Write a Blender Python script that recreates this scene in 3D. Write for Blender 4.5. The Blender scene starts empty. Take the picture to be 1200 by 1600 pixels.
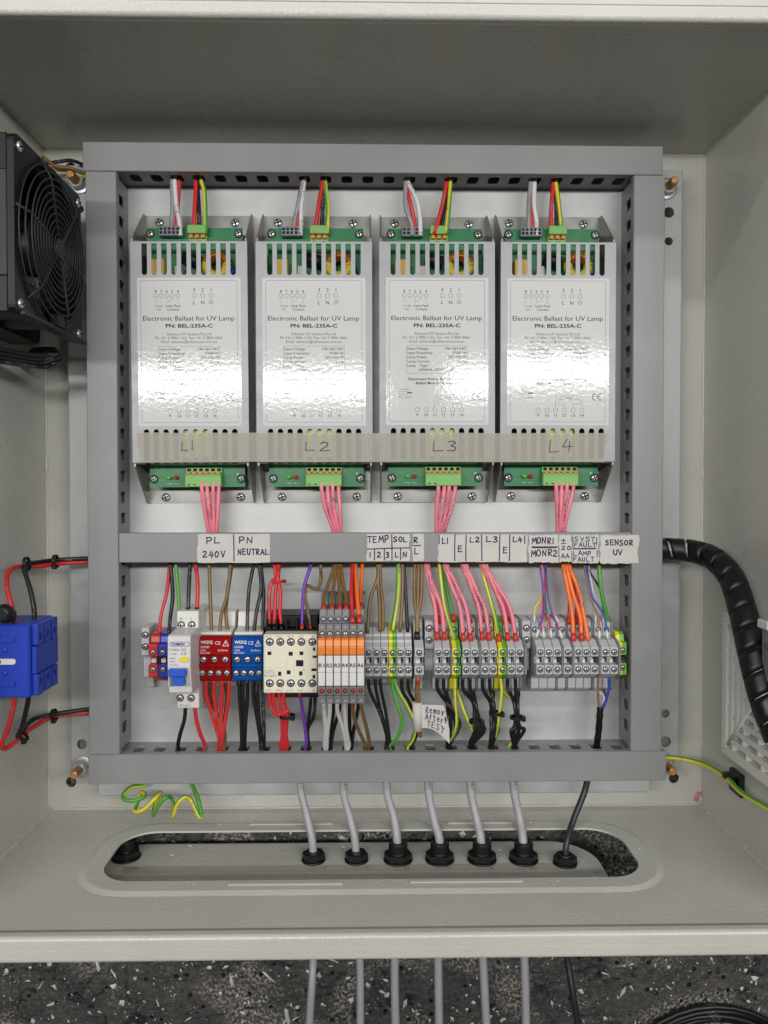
import bpy, bmesh, math, random
from mathutils import Vector, Matrix, Euler
from mathutils.geometry import delaunay_2d_cdt
random.seed(7)
S = bpy.context.scene
COL = S.collection
R = math.radians

# ------------------------------------------------------------------ camera
F_PX, CXP, CYP, CAM_Z = 1220.0, 600.0, 780.0, 0.714
cam_d = bpy.data.cameras.new('Camera')
cam = bpy.data.objects.new('Camera', cam_d)
COL.objects.link(cam)
cam.location = (0, 0, CAM_Z)
cam.rotation_euler = (R(-1.06), R(-1.03), 0)
cam_d.sensor_fit = 'VERTICAL'
cam_d.sensor_height = 36
cam_d.lens = 36 * F_PX / 1600
cam_d.shift_y = (CYP - 800) / 1600
cam_d.clip_start = 0.02
cam_d.clip_end = 20
S.camera = cam
# ------------------------------------------------------------------ light: two ceiling battens over the bench, an added fill strip, soft room light
W_ = bpy.data.worlds.new('World')
S.world = W_
W_.use_nodes = True
bg = W_.node_tree.nodes['Background']
bg.inputs[0].default_value = (0.93, 0.96, 1.0, 1)
bg.inputs[1].default_value = 0.03
def strip_lamp(x, y, z, lx, ly, power):
    l = bpy.data.lights.new('ceiling_or_fill_strip', 'AREA')
    l.shape = 'RECTANGLE'; l.size = lx; l.size_y = ly; l.energy = power
    l.color = (1.0, 0.99, 0.965)
    o = bpy.data.objects.new('ceiling_or_fill_strip', l); COL.objects.link(o)
    o.location = (x, y, z)
strip_lamp(-0.62, 0.275, 1.62, 1.30, 0.075, 13)
strip_lamp(0.86, 0.315, 1.62, 1.30, 0.075, 13)
strip_lamp(0.0, 1.25, 1.70, 2.40, 0.09, 12)  # unseen fill strip, added to brighten the enclosure's bottom panel
S.view_settings.view_transform = 'Standard'
S.view_settings.look = 'None'
S.view_settings.exposure = 0.2
S.view_settings.gamma = 1.0
S.cycles.use_denoising = True
S.cycles.max_bounces = 6

RM = Euler((R(-1.06), R(-1.03), 0)).to_matrix()
def ray(px, py):
    return RM @ Vector(((px - CXP) / F_PX, -(py - CYP) / F_PX, -1.0))
def P(px, py, z):
    """point of the plane at height z mm over the cabinet's back wall"""
    d = ray(px, py); t = (z / 1000 - CAM_Z) / d.z
    return Vector((d.x * t, d.y * t, z / 1000))
def PY(px, py, Y):
    d = ray(px, py); t = Y / d.y
    return Vector((d.x * t, Y, CAM_Z + d.z * t))
def PXp(px, py, X):
    d = ray(px, py); t = X / d.x
    return Vector((X, d.y * t, CAM_Z + d.z * t))

# ------------------------------------------------------------------ materials
def lin(c):
    c = c / 255
    return c / 12.92 if c <= 0.04045 else ((c + 0.055) / 1.055) ** 2.4
def rgb(r, g, b): return (lin(r), lin(g), lin(b), 1)
MATS = {}
def mat(name, col, rough=0.5, metal=0.0, var=0.0, vscale=40, bump=0.0, bscale=400, spec=0.5, coat=0.0, bdist=0.0005, detail=3, rvar=0.0, **kw):
    m = bpy.data.materials.new(name); m.use_nodes = True
    nt = m.node_tree; b = nt.nodes['Principled BSDF']
    b.inputs['Base Color'].default_value = col
    b.inputs['Roughness'].default_value = rough
    b.inputs['Metallic'].default_value = metal
    b.inputs['Specular IOR Level'].default_value = spec
    b.inputs['Coat Weight'].default_value = coat
    tc = nt.nodes.new('ShaderNodeTexCoord')
    co = tc.outputs['Object']
    if var > 0 or rvar > 0:
        n = nt.nodes.new('ShaderNodeTexNoise'); n.inputs['Scale'].default_value = vscale; n.inputs['Detail'].default_value = detail
        nt.links.new(co, n.inputs['Vector'])
        if var > 0:
            mx = nt.nodes.new('ShaderNodeMix'); mx.data_type = 'RGBA'
            mx.inputs['A'].default_value = tuple(max(0, c * (1 - var)) for c in col[:3]) + (1,)
            mx.inputs['B'].default_value = tuple(min(1, c * (1 + var)) for c in col[:3]) + (1,)
            mr = nt.nodes.new('ShaderNodeMapRange'); mr.inputs[1].default_value = 0.3; mr.inputs[2].default_value = 0.7
            nt.links.new(n.outputs['Fac'], mr.inputs[0]); nt.links.new(mr.outputs[0], mx.inputs['Factor'])
            nt.links.new(mx.outputs['Result'], b.inputs['Base Color'])
        if rvar > 0:
            mr2 = nt.nodes.new('ShaderNodeMapRange'); mr2.inputs[1].default_value = 0.3; mr2.inputs[2].default_value = 0.7
            mr2.inputs[3].default_value = rough - rvar; mr2.inputs[4].default_value = rough + rvar
            nt.links.new(n.outputs['Fac'], mr2.inputs[0]); nt.links.new(mr2.outputs[0], b.inputs['Roughness'])
    if bump > 0:
        n2 = nt.nodes.new('ShaderNodeTexNoise'); n2.inputs['Scale'].default_value = bscale; n2.inputs['Detail'].default_value = 2
        nt.links.new(co, n2.inputs['Vector'])
        bp = nt.nodes.new('ShaderNodeBump'); bp.inputs['Strength'].default_value = bump; bp.inputs['Distance'].default_value = bdist
        nt.links.new(n2.outputs['Fac'], bp.inputs['Height']); nt.links.new(bp.outputs[0], b.inputs['Normal'])
    MATS[name] = m
    return m

mat('powder', rgb(196, 195, 187), 0.29, var=0.05, vscale=11, bump=0.36, bscale=430, bdist=0.0009, rvar=0.08, detail=9)
mat('galv', rgb(188, 190, 189), 0.44, 0.25, var=0.05, vscale=55, bump=0.06, bscale=160, bdist=0.0003, rvar=0.05, detail=7)
mat('alu', rgb(136, 137, 139), 0.44, 0.42, var=0.08, vscale=90, bump=0.08, bscale=300, bdist=0.0003, rvar=0.05)
mat('chassis', rgb(150, 149, 144), 0.32, 0.60, var=0.08, vscale=50, bump=0.08, bscale=90, bdist=0.0003, rvar=0.06)
mat('duct', rgb(138, 138, 138), 0.44, var=0.05, vscale=22, bump=0.05, bscale=90, bdist=0.0004, rvar=0.08, detail=9)
mat('label', rgb(200, 200, 199), 0.085, bump=0.18, bscale=300, bdist=0.0003, spec=0.25)
mat('print', rgb(38, 38, 44), 0.085, bump=0.18, bscale=300, bdist=0.0003, spec=0.25)
mat('print_grey', rgb(105, 105, 108), 0.085, bump=0.18, bscale=300, bdist=0.0003, spec=0.25)
mat('ink_black', rgb(28, 28, 30), 0.5)
mat('ink_grey', rgb(140, 138, 132), 0.5)
mat('ink_white', rgb(225, 225, 225), 0.5)
mat('ink_blue', rgb(45, 55, 160), 0.45)
mat('marker', rgb(58, 26, 92), 0.45, var=0.25, vscale=150)
mat('pcb', rgb(28, 118, 70), 0.32, var=0.15, vscale=120, bump=0.1, bscale=500)
mat('pcb_edge', rgb(120, 140, 90), 0.5)
mat('conn_green', rgb(118, 176, 92), 0.42, var=0.04)
mat('orange_lever', rgb(214, 128, 44), 0.4)
mat('conn_grey', rgb(120, 121, 128), 0.45)
mat('black', rgb(22, 22, 24), 0.42, var=0.1, bump=0.05)
mat('black_soft', rgb(12, 12, 14), 0.45, var=0.12, bump=0.12, bscale=500, spec=0.35)
mat('hole_dark', rgb(10, 10, 11), 0.8)
mat('steel', rgb(205, 205, 206), 0.34, 0.7, rvar=0.06, vscale=200)
mat('zinc', rgb(202, 204, 208), 0.34, 0.7, rvar=0.08, vscale=200)
mat('steel_dark', rgb(90, 88, 82), 0.4, 0.9)
mat('copper', rgb(226, 168, 112), 0.34, 0.75, var=0.08, vscale=150)
mat('brass', rgb(200, 170, 90), 0.3, 0.9)
mat('cap_yellow', rgb(226, 184, 84), 0.4)
mat('toroid_yellow', rgb(222, 200, 60), 0.35)
mat('winding', rgb(196, 120, 52), 0.28, 0.7)
mat('cap_blue', rgb(36, 66, 170), 0.25)
mat('resistor_white', rgb(205, 205, 198), 0.5)
mat('yellow_film', rgb(214, 222, 96), 0.35)
mat('led_green', rgb(110, 205, 70), 0.2)
mat('led_red', rgb(190, 50, 40), 0.2)
mat('grey_block', rgb(184, 186, 188), 0.42, var=0.03, vscale=120, bump=0.04, bscale=300)
mat('grey_mid', rgb(122, 125, 129), 0.45, var=0.04, vscale=120)
mat('grey_dark', rgb(46, 47, 51), 0.5, spec=0.35)
mat('relay_grey', rgb(122, 123, 125), 0.45, var=0.03)
mat('relay_orange', rgb(236, 138, 66), 0.40, var=0.03)
mat('white_plastic', rgb(218, 216, 212), 0.35, var=0.015)
mat('cream', rgb(228, 222, 202), 0.42, var=0.015, bump=0.05, bscale=600)
mat('blue_plastic', rgb(34, 62, 178), 0.38, var=0.05, vscale=30, bump=0.05, bscale=400)
mat('blue_terminal', rgb(36, 58, 168), 0.36)
mat('red_terminal', rgb(186, 50, 44), 0.38)
mat('toggle_blue', rgb(48, 92, 200), 0.35)
mat('button_yellow', rgb(232, 214, 60), 0.4)
mat('earth_yellow', rgb(226, 214, 44), 0.4)
mat('earth_green', rgb(104, 170, 60), 0.4)
mat('paper', rgb(198, 196, 190), 0.75, var=0.05, vscale=80, bump=0.35, bscale=700, bdist=0.0003)
mat('grille_white', rgb(226, 225, 219), 0.45, var=0.015)
mat('filter_mat', rgb(188, 188, 182), 0.9, var=0.08, vscale=400, bump=0.4, bscale=700)
WC = dict(red=(206, 48, 50), black=(26, 26, 28), brown=(122, 94, 52), pink=(230, 130, 146), white=(216, 216, 214), grey=(150, 150, 156),
          green=(84, 160, 60), yellow=(222, 206, 60), purple=(112, 60, 168), orange=(236, 116, 44), blue=(44, 74, 176), greyc=(166, 163, 168),
          blackc=(44, 44, 48), tan=(150, 104, 72))
for k, c in WC.items():
    mat('wire_' + k, rgb(*c), 0.40, var=0.05, vscale=60, bump=0.06, bscale=120)
def wire_print(k, col, t=0.60):
    nt = MATS['wire_' + k].node_tree; b = nt.nodes['Principled BSDF']; old = b.inputs['Base Color'].links[0].from_socket
    tc = nt.nodes.new('ShaderNodeTexCoord'); fac = None
    oi = nt.nodes.new('ShaderNodeObjectInfo'); ad = nt.nodes.new('ShaderNodeVectorMath'); ad.operation = 'ADD'
    nt.links.new(tc.outputs['Object'], ad.inputs[0]); nt.links.new(oi.outputs['Random'], ad.inputs[1])
    for sc_, a, c in ((1100, .56, .62), (38, t, t + .02)):
        n = nt.nodes.new('ShaderNodeTexNoise'); n.inputs['Scale'].default_value = sc_; n.inputs['Detail'].default_value = 1; nt.links.new(ad.outputs[0], n.inputs['Vector'])
        r_ = nt.nodes.new('ShaderNodeMapRange'); r_.inputs[1].default_value = a; r_.inputs[2].default_value = c; nt.links.new(n.outputs['Fac'], r_.inputs[0])
        if fac is None: fac = r_.outputs[0]
        else:
            m_ = nt.nodes.new('ShaderNodeMath'); m_.operation = 'MULTIPLY'; nt.links.new(fac, m_.inputs[0]); nt.links.new(r_.outputs[0], m_.inputs[1]); fac = m_.outputs[0]
    x = nt.nodes.new('ShaderNodeMix'); x.data_type = 'RGBA'; nt.links.new(fac, x.inputs['Factor']); nt.links.new(old, x.inputs['A']); x.inputs['B'].default_value = col
    nt.links.new(x.outputs['Result'], b.inputs['Base Color'])
for k in ('pink', 'white', 'grey', 'brown', 'orange', 'yellow'): wire_print(k, rgb(60, 50, 52))
for k in ('black', 'red'): wire_print(k, rgb(130, 130, 130), .62)
mat('ferrule_red', rgb(204, 58, 42), 0.4)
mat('ferrule_white', rgb(222, 222, 222), 0.4)
mat('ferrule_black', rgb(22, 22, 24), 0.45)
mat('spiral_black', rgb(15, 15, 17), 0.42, var=0.1, rvar=0.06, vscale=60)
mat('pink_scrap', rgb(214, 120, 140), 0.5)
mat('fleck', rgb(205, 205, 202), 0.55, var=0.25, vscale=200)

def clear_mat(name, col, frac, rough=0.12):
    m = bpy.data.materials.new(name); m.use_nodes = True
    nt = m.node_tree; b = nt.nodes['Principled BSDF']; out = nt.nodes['Material Output']
    b.inputs['Base Color'].default_value = col; b.inputs['Roughness'].default_value = rough
    tr = nt.nodes.new('ShaderNodeBsdfTransparent'); tr.inputs[0].default_value = tuple(min(1, c ** 0.5) for c in col[:3]) + (1,)
    mx = nt.nodes.new('ShaderNodeMixShader'); mx.inputs[0].default_value = frac
    nt.links.new(b.outputs[0], mx.inputs[1]); nt.links.new(tr.outputs[0], mx.inputs[2]); nt.links.new(mx.outputs[0], out.inputs[0])
    MATS[name] = m; return m
clear_mat('red_clear', rgb(200, 26, 26), 0.55)
clear_mat('blue_clear', rgb(30, 110, 205), 0.55)
m = clear_mat('tape', rgb(204, 200, 190), 0.66, 0.5)
m.node_tree.nodes['Transparent BSDF'].inputs[0].default_value = (0.95, 0.93, 0.89, 1)

def mat_ground():
    m = bpy.data.materials.new('rubber_mat'); m.use_nodes = True
    nt = m.node_tree; N = nt.nodes.new; L = nt.links.new; b = nt.nodes['Principled BSDF']
    tc = N('ShaderNodeTexCoord'); co = tc.outputs['Object']
    def noise(s, d=4, dist=0.0):
        n = N('ShaderNodeTexNoise'); n.inputs['Scale'].default_value = s; n.inputs['Detail'].default_value = d; n.inputs['Distortion'].default_value = dist
        L(co, n.inputs['Vector']); return n.outputs['Fac']
    def ramp(v, a, c):
        r = N('ShaderNodeMapRange'); r.inputs[1].default_value = a; r.inputs[2].default_value = c; L(v, r.inputs[0]); return r.outputs[0]
    def mix(f, a, c):
        x = N('ShaderNodeMix'); x.data_type = 'RGBA'; L(f, x.inputs['Factor'])
        for k, v in (('A', a), ('B', c)):
            if isinstance(v, tuple): x.inputs[k].default_value = v
            else: L(v, x.inputs[k])
        return x.outputs['Result']
    def mul(a, c):
        x = N('ShaderNodeMath'); x.operation = 'MULTIPLY'; L(a, x.inputs[0]); L(c, x.inputs[1]); return x.outputs[0]
    base = mix(ramp(noise(26), 0.3, 0.7), rgb(58, 56, 55), rgb(84, 81, 79))
    base = mix(ramp(noise(220, 3), 0.5, 0.72), base, rgb(94, 91, 87))
    base = mix(ramp(noise(60, 6, 1.5), 0.56, 0.66), base, rgb(40, 39, 39))
    base = mix(mul(ramp(noise(480, 3), 0.63, 0.68), ramp(noise(40, 3), 0.45, 0.6)), base, rgb(176, 174, 168))
    patch = mul(ramp(noise(7.5, 5, 1.2), 0.52, 0.58), ramp(noise(330, 4), 0.46, 0.62))
    base = mix(patch, base, rgb(158, 154, 144))
    v = N('ShaderNodeTexVoronoi'); v.feature = 'DISTANCE_TO_EDGE'; v.inputs['Scale'].default_value = 16
    wv = N('ShaderNodeVectorMath'); wv.operation = 'ADD'
    nn = N('ShaderNodeTexNoise'); nn.inputs['Scale'].default_value = 30; L(co, nn.inputs['Vector'])
    sc = N('ShaderNodeVectorMath'); sc.operation = 'SCALE'; sc.inputs['Scale'].default_value = 0.05; L(nn.outputs['Color'], sc.inputs[0])
    L(co, wv.inputs[0]); L(sc.outputs[0], wv.inputs[1]); L(wv.outputs[0], v.inputs['Vector'])
    crack = ramp(v.outputs['Distance'], 0.010, 0.0)
    crack = mul(crack, ramp(noise(14), 0.48, 0.6))
    base = mix(crack, base, rgb(22, 22, 22))
    v2 = N('ShaderNodeTexVoronoi'); v2.inputs['Scale'].default_value = 75; L(co, v2.inputs['Vector'])
    pit = ramp(v2.outputs['Distance'], 0.17, 0.11)
    base = mix(pit, base, rgb(18, 18, 19))
    L(base, b.inputs['Base Color'])
    b.inputs['Roughness'].default_value = 0.55
    bp = N('ShaderNodeBump'); bp.inputs['Strength'].default_value = 0.9; bp.inputs['Distance'].default_value = 0.003
    h = N('ShaderNodeMath'); h.operation = 'SUBTRACT'; L(noise(130, 4), h.inputs[0]); L(pit, h.inputs[1])
    L(h.outputs[0], bp.inputs['Height']); L(bp.outputs[0], b.inputs['Normal'])
    MATS['ground'] = m
mat_ground()

# ------------------------------------------------------------------ mesh builder
WL = {}          # world location of every object that may be a parent
class MB:
    def __init__(s, m='duct'):
        s.v = []; s.f = []; s.mi = []; s.sm = []; s.mats = []; s.use(m)
    def use(s, m):
        if m not in s.mats: s.mats.append(m)
        s.cur = s.mats.index(m); return s
    def add(s, vs, fs, smooth=False):
        o = len(s.v); s.v += [tuple(p) for p in vs]
        for f in fs:
            s.f.append(tuple(i + o for i in f)); s.mi.append(s.cur); s.sm.append(smooth)
        return s
    def box(s, x0, x1, y0, y1, z0, z1, b=0.0):
        if x0 > x1: x0, x1 = x1, x0
        if y0 > y1: y0, y1 = y1, y0
        if z0 > z1: z0, z1 = z1, z0
        b = min(b, (x1 - x0) * .45, (y1 - y0) * .45, (z1 - z0) * .45)
        if b <= 0:
            vs = [(x, y, z) for z in (z0, z1) for y in (y0, y1) for x in (x0, x1)]
            return s.add(vs, [(0, 2, 3, 1), (4, 5, 7, 6), (0, 1, 5, 4), (2, 6, 7, 3), (0, 4, 6, 2), (1, 3, 7, 5)])
        lo = (x0, y0, z0); hi = (x1, y1, z1); vs = []; idx = {}
        for c in range(8):
            sg = [(c >> k) & 1 for k in range(3)]
            for a in range(3):
                p = [(hi[k] if sg[k] else lo[k]) if k == a else ((hi[k] - b) if sg[k] else (lo[k] + b)) for k in range(3)]
                idx[(c, a)] = len(vs); vs.append(tuple(p))
        fs = []
        for a in range(3):
            u, w = (a + 1) % 3, (a + 2) % 3
            for sd in (0, 1):
                cs = [sd << a, (sd << a) | (1 << u), (sd << a) | (1 << u) | (1 << w), (sd << a) | (1 << w)]
                q = [idx[(c, a)] for c in cs]
                fs.append(tuple(q if sd else q[::-1]))
            for su in (0, 1):
                for sw in (0, 1):
                    c0 = (su << u) | (sw << w); c1 = c0 | (1 << a)
                    q = [idx[(c0, u)], idx[(c1, u)], idx[(c1, w)], idx[(c0, w)]]
                    fs.append(tuple(q if su == sw else q[::-1]))
        for c in range(8):
            q = [idx[(c, 0)], idx[(c, 1)], idx[(c, 2)]]
            fs.append(tuple(q if bin(c).count('1') % 2 else q[::-1]))
        return s.add(vs, fs)
    def pbox(s, x0, y0, x1, y1, z0, z1, b=0.0):
        """box whose front face (height z1 mm) covers these photo pixels"""
        a = P(x0, y0, z1); c = P(x1, y1, z1); m1 = P((x0 + x1) / 2, (y0 + y1) / 2, z1)
        hx = (c.x - a.x) / 2; hy = (a.y - c.y) / 2
        return s.box(m1.x - hx, m1.x + hx, m1.y - hy, m1.y + hy, z0 / 1000, z1 / 1000, b)
    def prism(s, prof, x0, x1, axis='x'):
        """profile of (a, b) extruded; axis x: (y,z), y: (x,z), z: (x,y)"""
        n = len(prof)
        def pt(a, b, t):
            return (t, a, b) if axis == 'x' else ((a, t, b) if axis == 'y' else (a, b, t))
        area = sum(prof[i][0] * prof[(i + 1) % n][1] - prof[(i + 1) % n][0] * prof[i][1] for i in range(n))
        if (area < 0) != (axis == 'y'): prof = prof[::-1]
        vs = [pt(a, b, x0) for a, b in prof] + [pt(a, b, x1) for a, b in prof]
        fs = [tuple(range(n))[::-1], tuple(range(n, 2 * n))] + [(i, (i + 1) % n, n + (i + 1) % n, n + i) for i in range(n)]
        return s.add(vs, fs)
    def cyl(s, p0, p1, r, n=12, r1=None, cap=True, smooth=True):
        p0 = Vector(p0); p1 = Vector(p1); r1 = r if r1 is None else r1
        d = (p1 - p0).normalized(); a = d.orthogonal().normalized(); c = d.cross(a)
        vs = []
        for p, q in ((p0, r), (p1, r1)):
            for i in range(n):
                t = 2 * math.pi * i / n; vs.append(p + a * (q * math.cos(t)) + c * (q * math.sin(t)))
        s.add(vs, [(i, (i + 1) % n, n + (i + 1) % n, n + i) for i in range(n)], smooth)
        if cap:
            o = len(s.v) - 2 * n
            for f in (tuple(range(o, o + n))[::-1], tuple(range(o + n, o + 2 * n))):
                s.f.append(f); s.mi.append(s.cur); s.sm.append(False)
        return s
    def tube(s, pts, r, n=8, stripe=None, smooth=True, twist=0.0, cap=True):
        pts = [Vector(p) for p in pts]; m = len(pts); vs = []
        t = (pts[1] - pts[0]).normalized(); a = t.orthogonal().normalized()
        base = s.cur
        for i, p in enumerate(pts):
            t2 = (pts[min(i + 1, m - 1)] - pts[max(i - 1, 0)]).normalized()
            a = (a - t2 * a.dot(t2)).normalized(); c = t2.cross(a)
            rr = r[i] if isinstance(r, (list, tuple)) else r
            for j in range(n):
                g = 2 * math.pi * j / n + twist * i
                vs.append(p + a * (rr * math.cos(g)) + c * (rr * math.sin(g)))
        o = len(s.v); s.v += [tuple(p) for p in vs]
        if stripe and stripe not in s.mats: s.mats.append(stripe)
        for i in range(m - 1):
            for j in range(n):
                s.f.append((o + i * n + j, o + i * n + (j + 1) % n, o + (i + 1) * n + (j + 1) % n, o + (i + 1) * n + j))
                s.mi.append(s.mats.index(stripe) if stripe and j < n * 0.42 else base); s.sm.append(smooth)
        if cap:
            for f in (tuple(range(o, o + n))[::-1], tuple(range(o + (m - 1) * n, o + m * n))):
                s.f.append(f); s.mi.append(base); s.sm.append(False)
        return s
    def plate(s, outer, holes, t0, t1, mp=None):
        """polygon with holes, thick from t0 to t1; mp(u, v, t) -> point (default x, y, z)"""
        mp = mp or (lambda u, v, t: (u, v, t))
        loops = [outer] + holes; vs = []; ed = []
        for lp in loops:
            o = len(vs); n = len(lp); vs += [Vector(p) for p in lp]; ed += [(o + i, o + (i + 1) % n) for i in range(n)]
        ov, oe, of, *_ = delaunay_2d_cdt(vs, ed, [], 0, 1e-7)
        def inside(p, lp):
            c = False; n = len(lp)
            for i in range(n):
                x1, y1 = lp[i]; x2, y2 = lp[(i + 1) % n]
                if (y1 > p[1]) != (y2 > p[1]) and p[0] < (x2 - x1) * (p[1] - y1) / (y2 - y1) + x1: c = not c
            return c
        keep = []
        for f in of:
            g = (sum(ov[i][0] for i in f) / len(f), sum(ov[i][1] for i in f) / len(f))
            if inside(g, outer) and not any(inside(g, h) for h in holes): keep.append(tuple(f))
        n = len(ov)
        A = [mp(p[0], p[1], t0) for p in ov] + [mp(p[0], p[1], t1) for p in ov]
        # orientation of the map
        e = [Vector(mp(*q)) for q in ((0, 0, 0), (1, 0, 0), (0, 1, 0), (0, 0, 1))]
        flip = ((e[1] - e[0]).cross(e[2] - e[0])).dot(e[3] - e[0]) * (t1 - t0) < 0
        fs = []
        for f in keep:
            top = tuple(i + n for i in f); bot = f[::-1]
            fs += [top[::-1], bot[::-1]] if flip else [top, bot]
        s.add(A, fs)
        for k, lp in enumerate(loops):
            m = len(lp); ar = sum(lp[i][0] * lp[(i + 1) % m][1] - lp[(i + 1) % m][0] * lp[i][1] for i in range(m))
            l2 = lp if (ar > 0) == (k == 0) else lp[::-1]
            V = [mp(p[0], p[1], t0) for p in l2] + [mp(p[0], p[1], t1) for p in l2]
            q = [(i, (i + 1) % m, m + (i + 1) % m, m + i) for i in range(m)]
            s.add(V, [x[::-1] for x in q] if flip else q)
        return s
    def quad(s, a, b, c, d): return s.add([a, b, c, d], [(0, 1, 2, 3)])
    def lathe(s, prof, c, n=16, axis='z', smooth=True):
        vs = []; m = len(prof)
        for r_, h in prof:
            for i in range(n):
                t = 2 * math.pi * i / n; u, v = r_ * math.cos(t), r_ * math.sin(t)
                vs.append((c[0] + u, c[1] + v, c[2] + h) if axis == 'z' else ((c[0] + v, c[1] + h, c[2] + u) if axis == 'y' else (c[0] + h, c[1] + u, c[2] + v)))
        fs = [(k * n + i, k * n + (i + 1) % n, (k + 1) * n + (i + 1) % n, (k + 1) * n + i) for k in range(m - 1) for i in range(n)]
        s.add(vs, fs, smooth)
        o = len(s.v) - m * n
        s.f.append(tuple(range(o + (m - 1) * n, o + m * n))); s.mi.append(s.cur); s.sm.append(False)
        return s
    def text(s, body, x, y, z, cap, width=None, anchor='c', bold=0.0, rot=0.0):
        vs, fs, w = text_mesh(body, bold)
        sc = cap / 0.70; sx = sc if width is None else width / max(w, 1e-6)
        off = {'c': -w / 2, 'l': 0, 'r': -w}[anchor]; cr, sr = math.cos(rot), math.sin(rot)
        out = []
        for a, b in vs:
            u, v = (a + off) * sx, b * sc
            out.append((x + u * cr - v * sr, y + u * sr + v * cr, z))
        return s.add(out, fs)
    def ptext(s, body, px, py, z, cap_px, width_px=None, anchor='c', bold=0.0, rot=0.0):
        """text with its baseline at this pixel, on the plane z mm"""
        k = (CAM_Z - z / 1000) / F_PX; p = P(px, py, z)
        return s.text(body, p.x, p.y, p.z, cap_px * k, None if width_px is None else width_px * k, anchor, bold, rot)
    def ring(s, x, y, z, r, w, n=20):
        vs = [(x + q * math.cos(2 * math.pi * i / n), y + q * math.sin(2 * math.pi * i / n), z) for q in (r - w / 2, r + w / 2) for i in range(n)]
        return s.add(vs, [(i, n + i, n + (i + 1) % n, (i + 1) % n) for i in range(n)])
    def line(s, pts, z, w):
        for (x0, y0), (x1, y1) in zip(pts, pts[1:]):
            d = Vector((x1 - x0, y1 - y0)); l = d.length or 1e-9; nx, ny = -d.y / l * w / 2, d.x / l * w / 2
            s.add([(x0 + nx, y0 + ny, z), (x0 - nx, y0 - ny, z), (x1 - nx, y1 - ny, z), (x1 + nx, y1 + ny, z)], [(0, 1, 2, 3)])
        return s
    def build(s, name, parent=None, bevel=0.0, local=False, origin=None):
        me = bpy.data.meshes.new(name)
        if origin is None:
            if local: c = Vector((0, 0, 0))
            else:
                xs = [p[0] for p in s.v]; ys = [p[1] for p in s.v]; zs = [p[2] for p in s.v]
                c = Vector(((min(xs) + max(xs)) / 2, (min(ys) + max(ys)) / 2, min(zs)))
        else: c = Vector(origin)
        me.from_pydata([(p[0] - c.x, p[1] - c.y, p[2] - c.z) for p in s.v], [], s.f)
        for k in s.mats: me.materials.append(MATS[k])
        me.polygons.foreach_set('material_index', s.mi); me.polygons.foreach_set('use_smooth', s.sm)
        if bevel > 0:
            bm = bmesh.new(); bm.from_mesh(me)
            bmesh.ops.remove_doubles(bm, verts=bm.verts, dist=1e-7)
            es = [e for e in bm.edges if len(e.link_faces) == 2 and e.calc_face_angle(0) > 0.45]
            bmesh.ops.bevel(bm, geom=es, offset=bevel, segments=1, affect='EDGES', clamp_overlap=True)
            bm.to_mesh(me); bm.free()
        me.update()
        o = bpy.data.objects.new(name, me); COL.objects.link(o)
        if parent is None: o.location = c; WL[o.name] = c
        else:
            o.parent = parent; pc = WL[parent.name]; o.location = c - pc; WL[o.name] = c
        return o

_TX = {}
def text_mesh(body, bold=0.0):
    k = (body, bold)
    if k not in _TX:
        cu = bpy.data.curves.new('t', 'FONT'); cu.body = body; cu.size = 1.0; cu.resolution_u = 2; cu.offset = bold
        ob = bpy.data.objects.new('t', cu)
        me = ob.to_mesh()
        vs = [(v.co.x, v.co.y) for v in me.vertices]; fs = [tuple(p.vertices) for p in me.polygons]
        # faces must look up
        fs2 = []
        for f in fs:
            a = sum(vs[f[i]][0] * vs[f[(i + 1) % len(f)]][1] - vs[f[(i + 1) % len(f)]][0] * vs[f[i]][1] for i in range(len(f)))
            fs2.append(f if a > 0 else f[::-1])
        x0 = min(v[0] for v in vs); x1 = max(v[0] for v in vs)
        _TX[k] = ([(a - x0, b) for a, b in vs], fs2, x1 - x0)
        ob.to_mesh_clear(); bpy.data.objects.remove(ob); bpy.data.curves.remove(cu)
    return _TX[k]

def tag(o, label, cat, group=None, kind=None):
    o['label'] = label; o['category'] = cat
    if group: o['group'] = group
    if kind: o['kind'] = kind
    return o
def struct(o, kind='structure'):
    o['kind'] = kind; return o
def thing(name, loc, label, cat, group=None):
    o = bpy.data.objects.new(name, None); COL.objects.link(o)
    o.empty_display_size = 0.01; o.location = loc; WL[o.name] = Vector(loc)
    return tag(o, label, cat, group)
def copy_tree(o, parent=None):
    c = o.copy(); COL.objects.link(c); c.parent = parent
    for ch in o.children: copy_tree(ch, c)
    return c
def inst(me, name, loc, parent, scale=1.0, rot=None):
    """a piece that shares its mesh, at a world place"""
    o = bpy.data.objects.new(name, me); COL.objects.link(o)
    o.parent = parent; o.location = Vector(loc) - WL[parent.name]; o.scale = (scale,) * 3
    if rot: o.rotation_euler = rot
    return o
def rrect(x0, x1, y0, y1, r, n=5):
    out = []
    for cx, cy, a in ((x1 - r, y1 - r, 0), (x0 + r, y1 - r, 90), (x0 + r, y0 + r, 180), (x1 - r, y0 + r, 270)):
        for i in range(n + 1):
            t = R(a + 90 * i / n); out.append((cx + r * math.cos(t), cy + r * math.sin(t)))
    return out
def circ(x, y, r, n=14): return [(x + r * math.cos(2 * math.pi * i / n), y + r * math.sin(2 * math.pi * i / n)) for i in range(n)]
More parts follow.
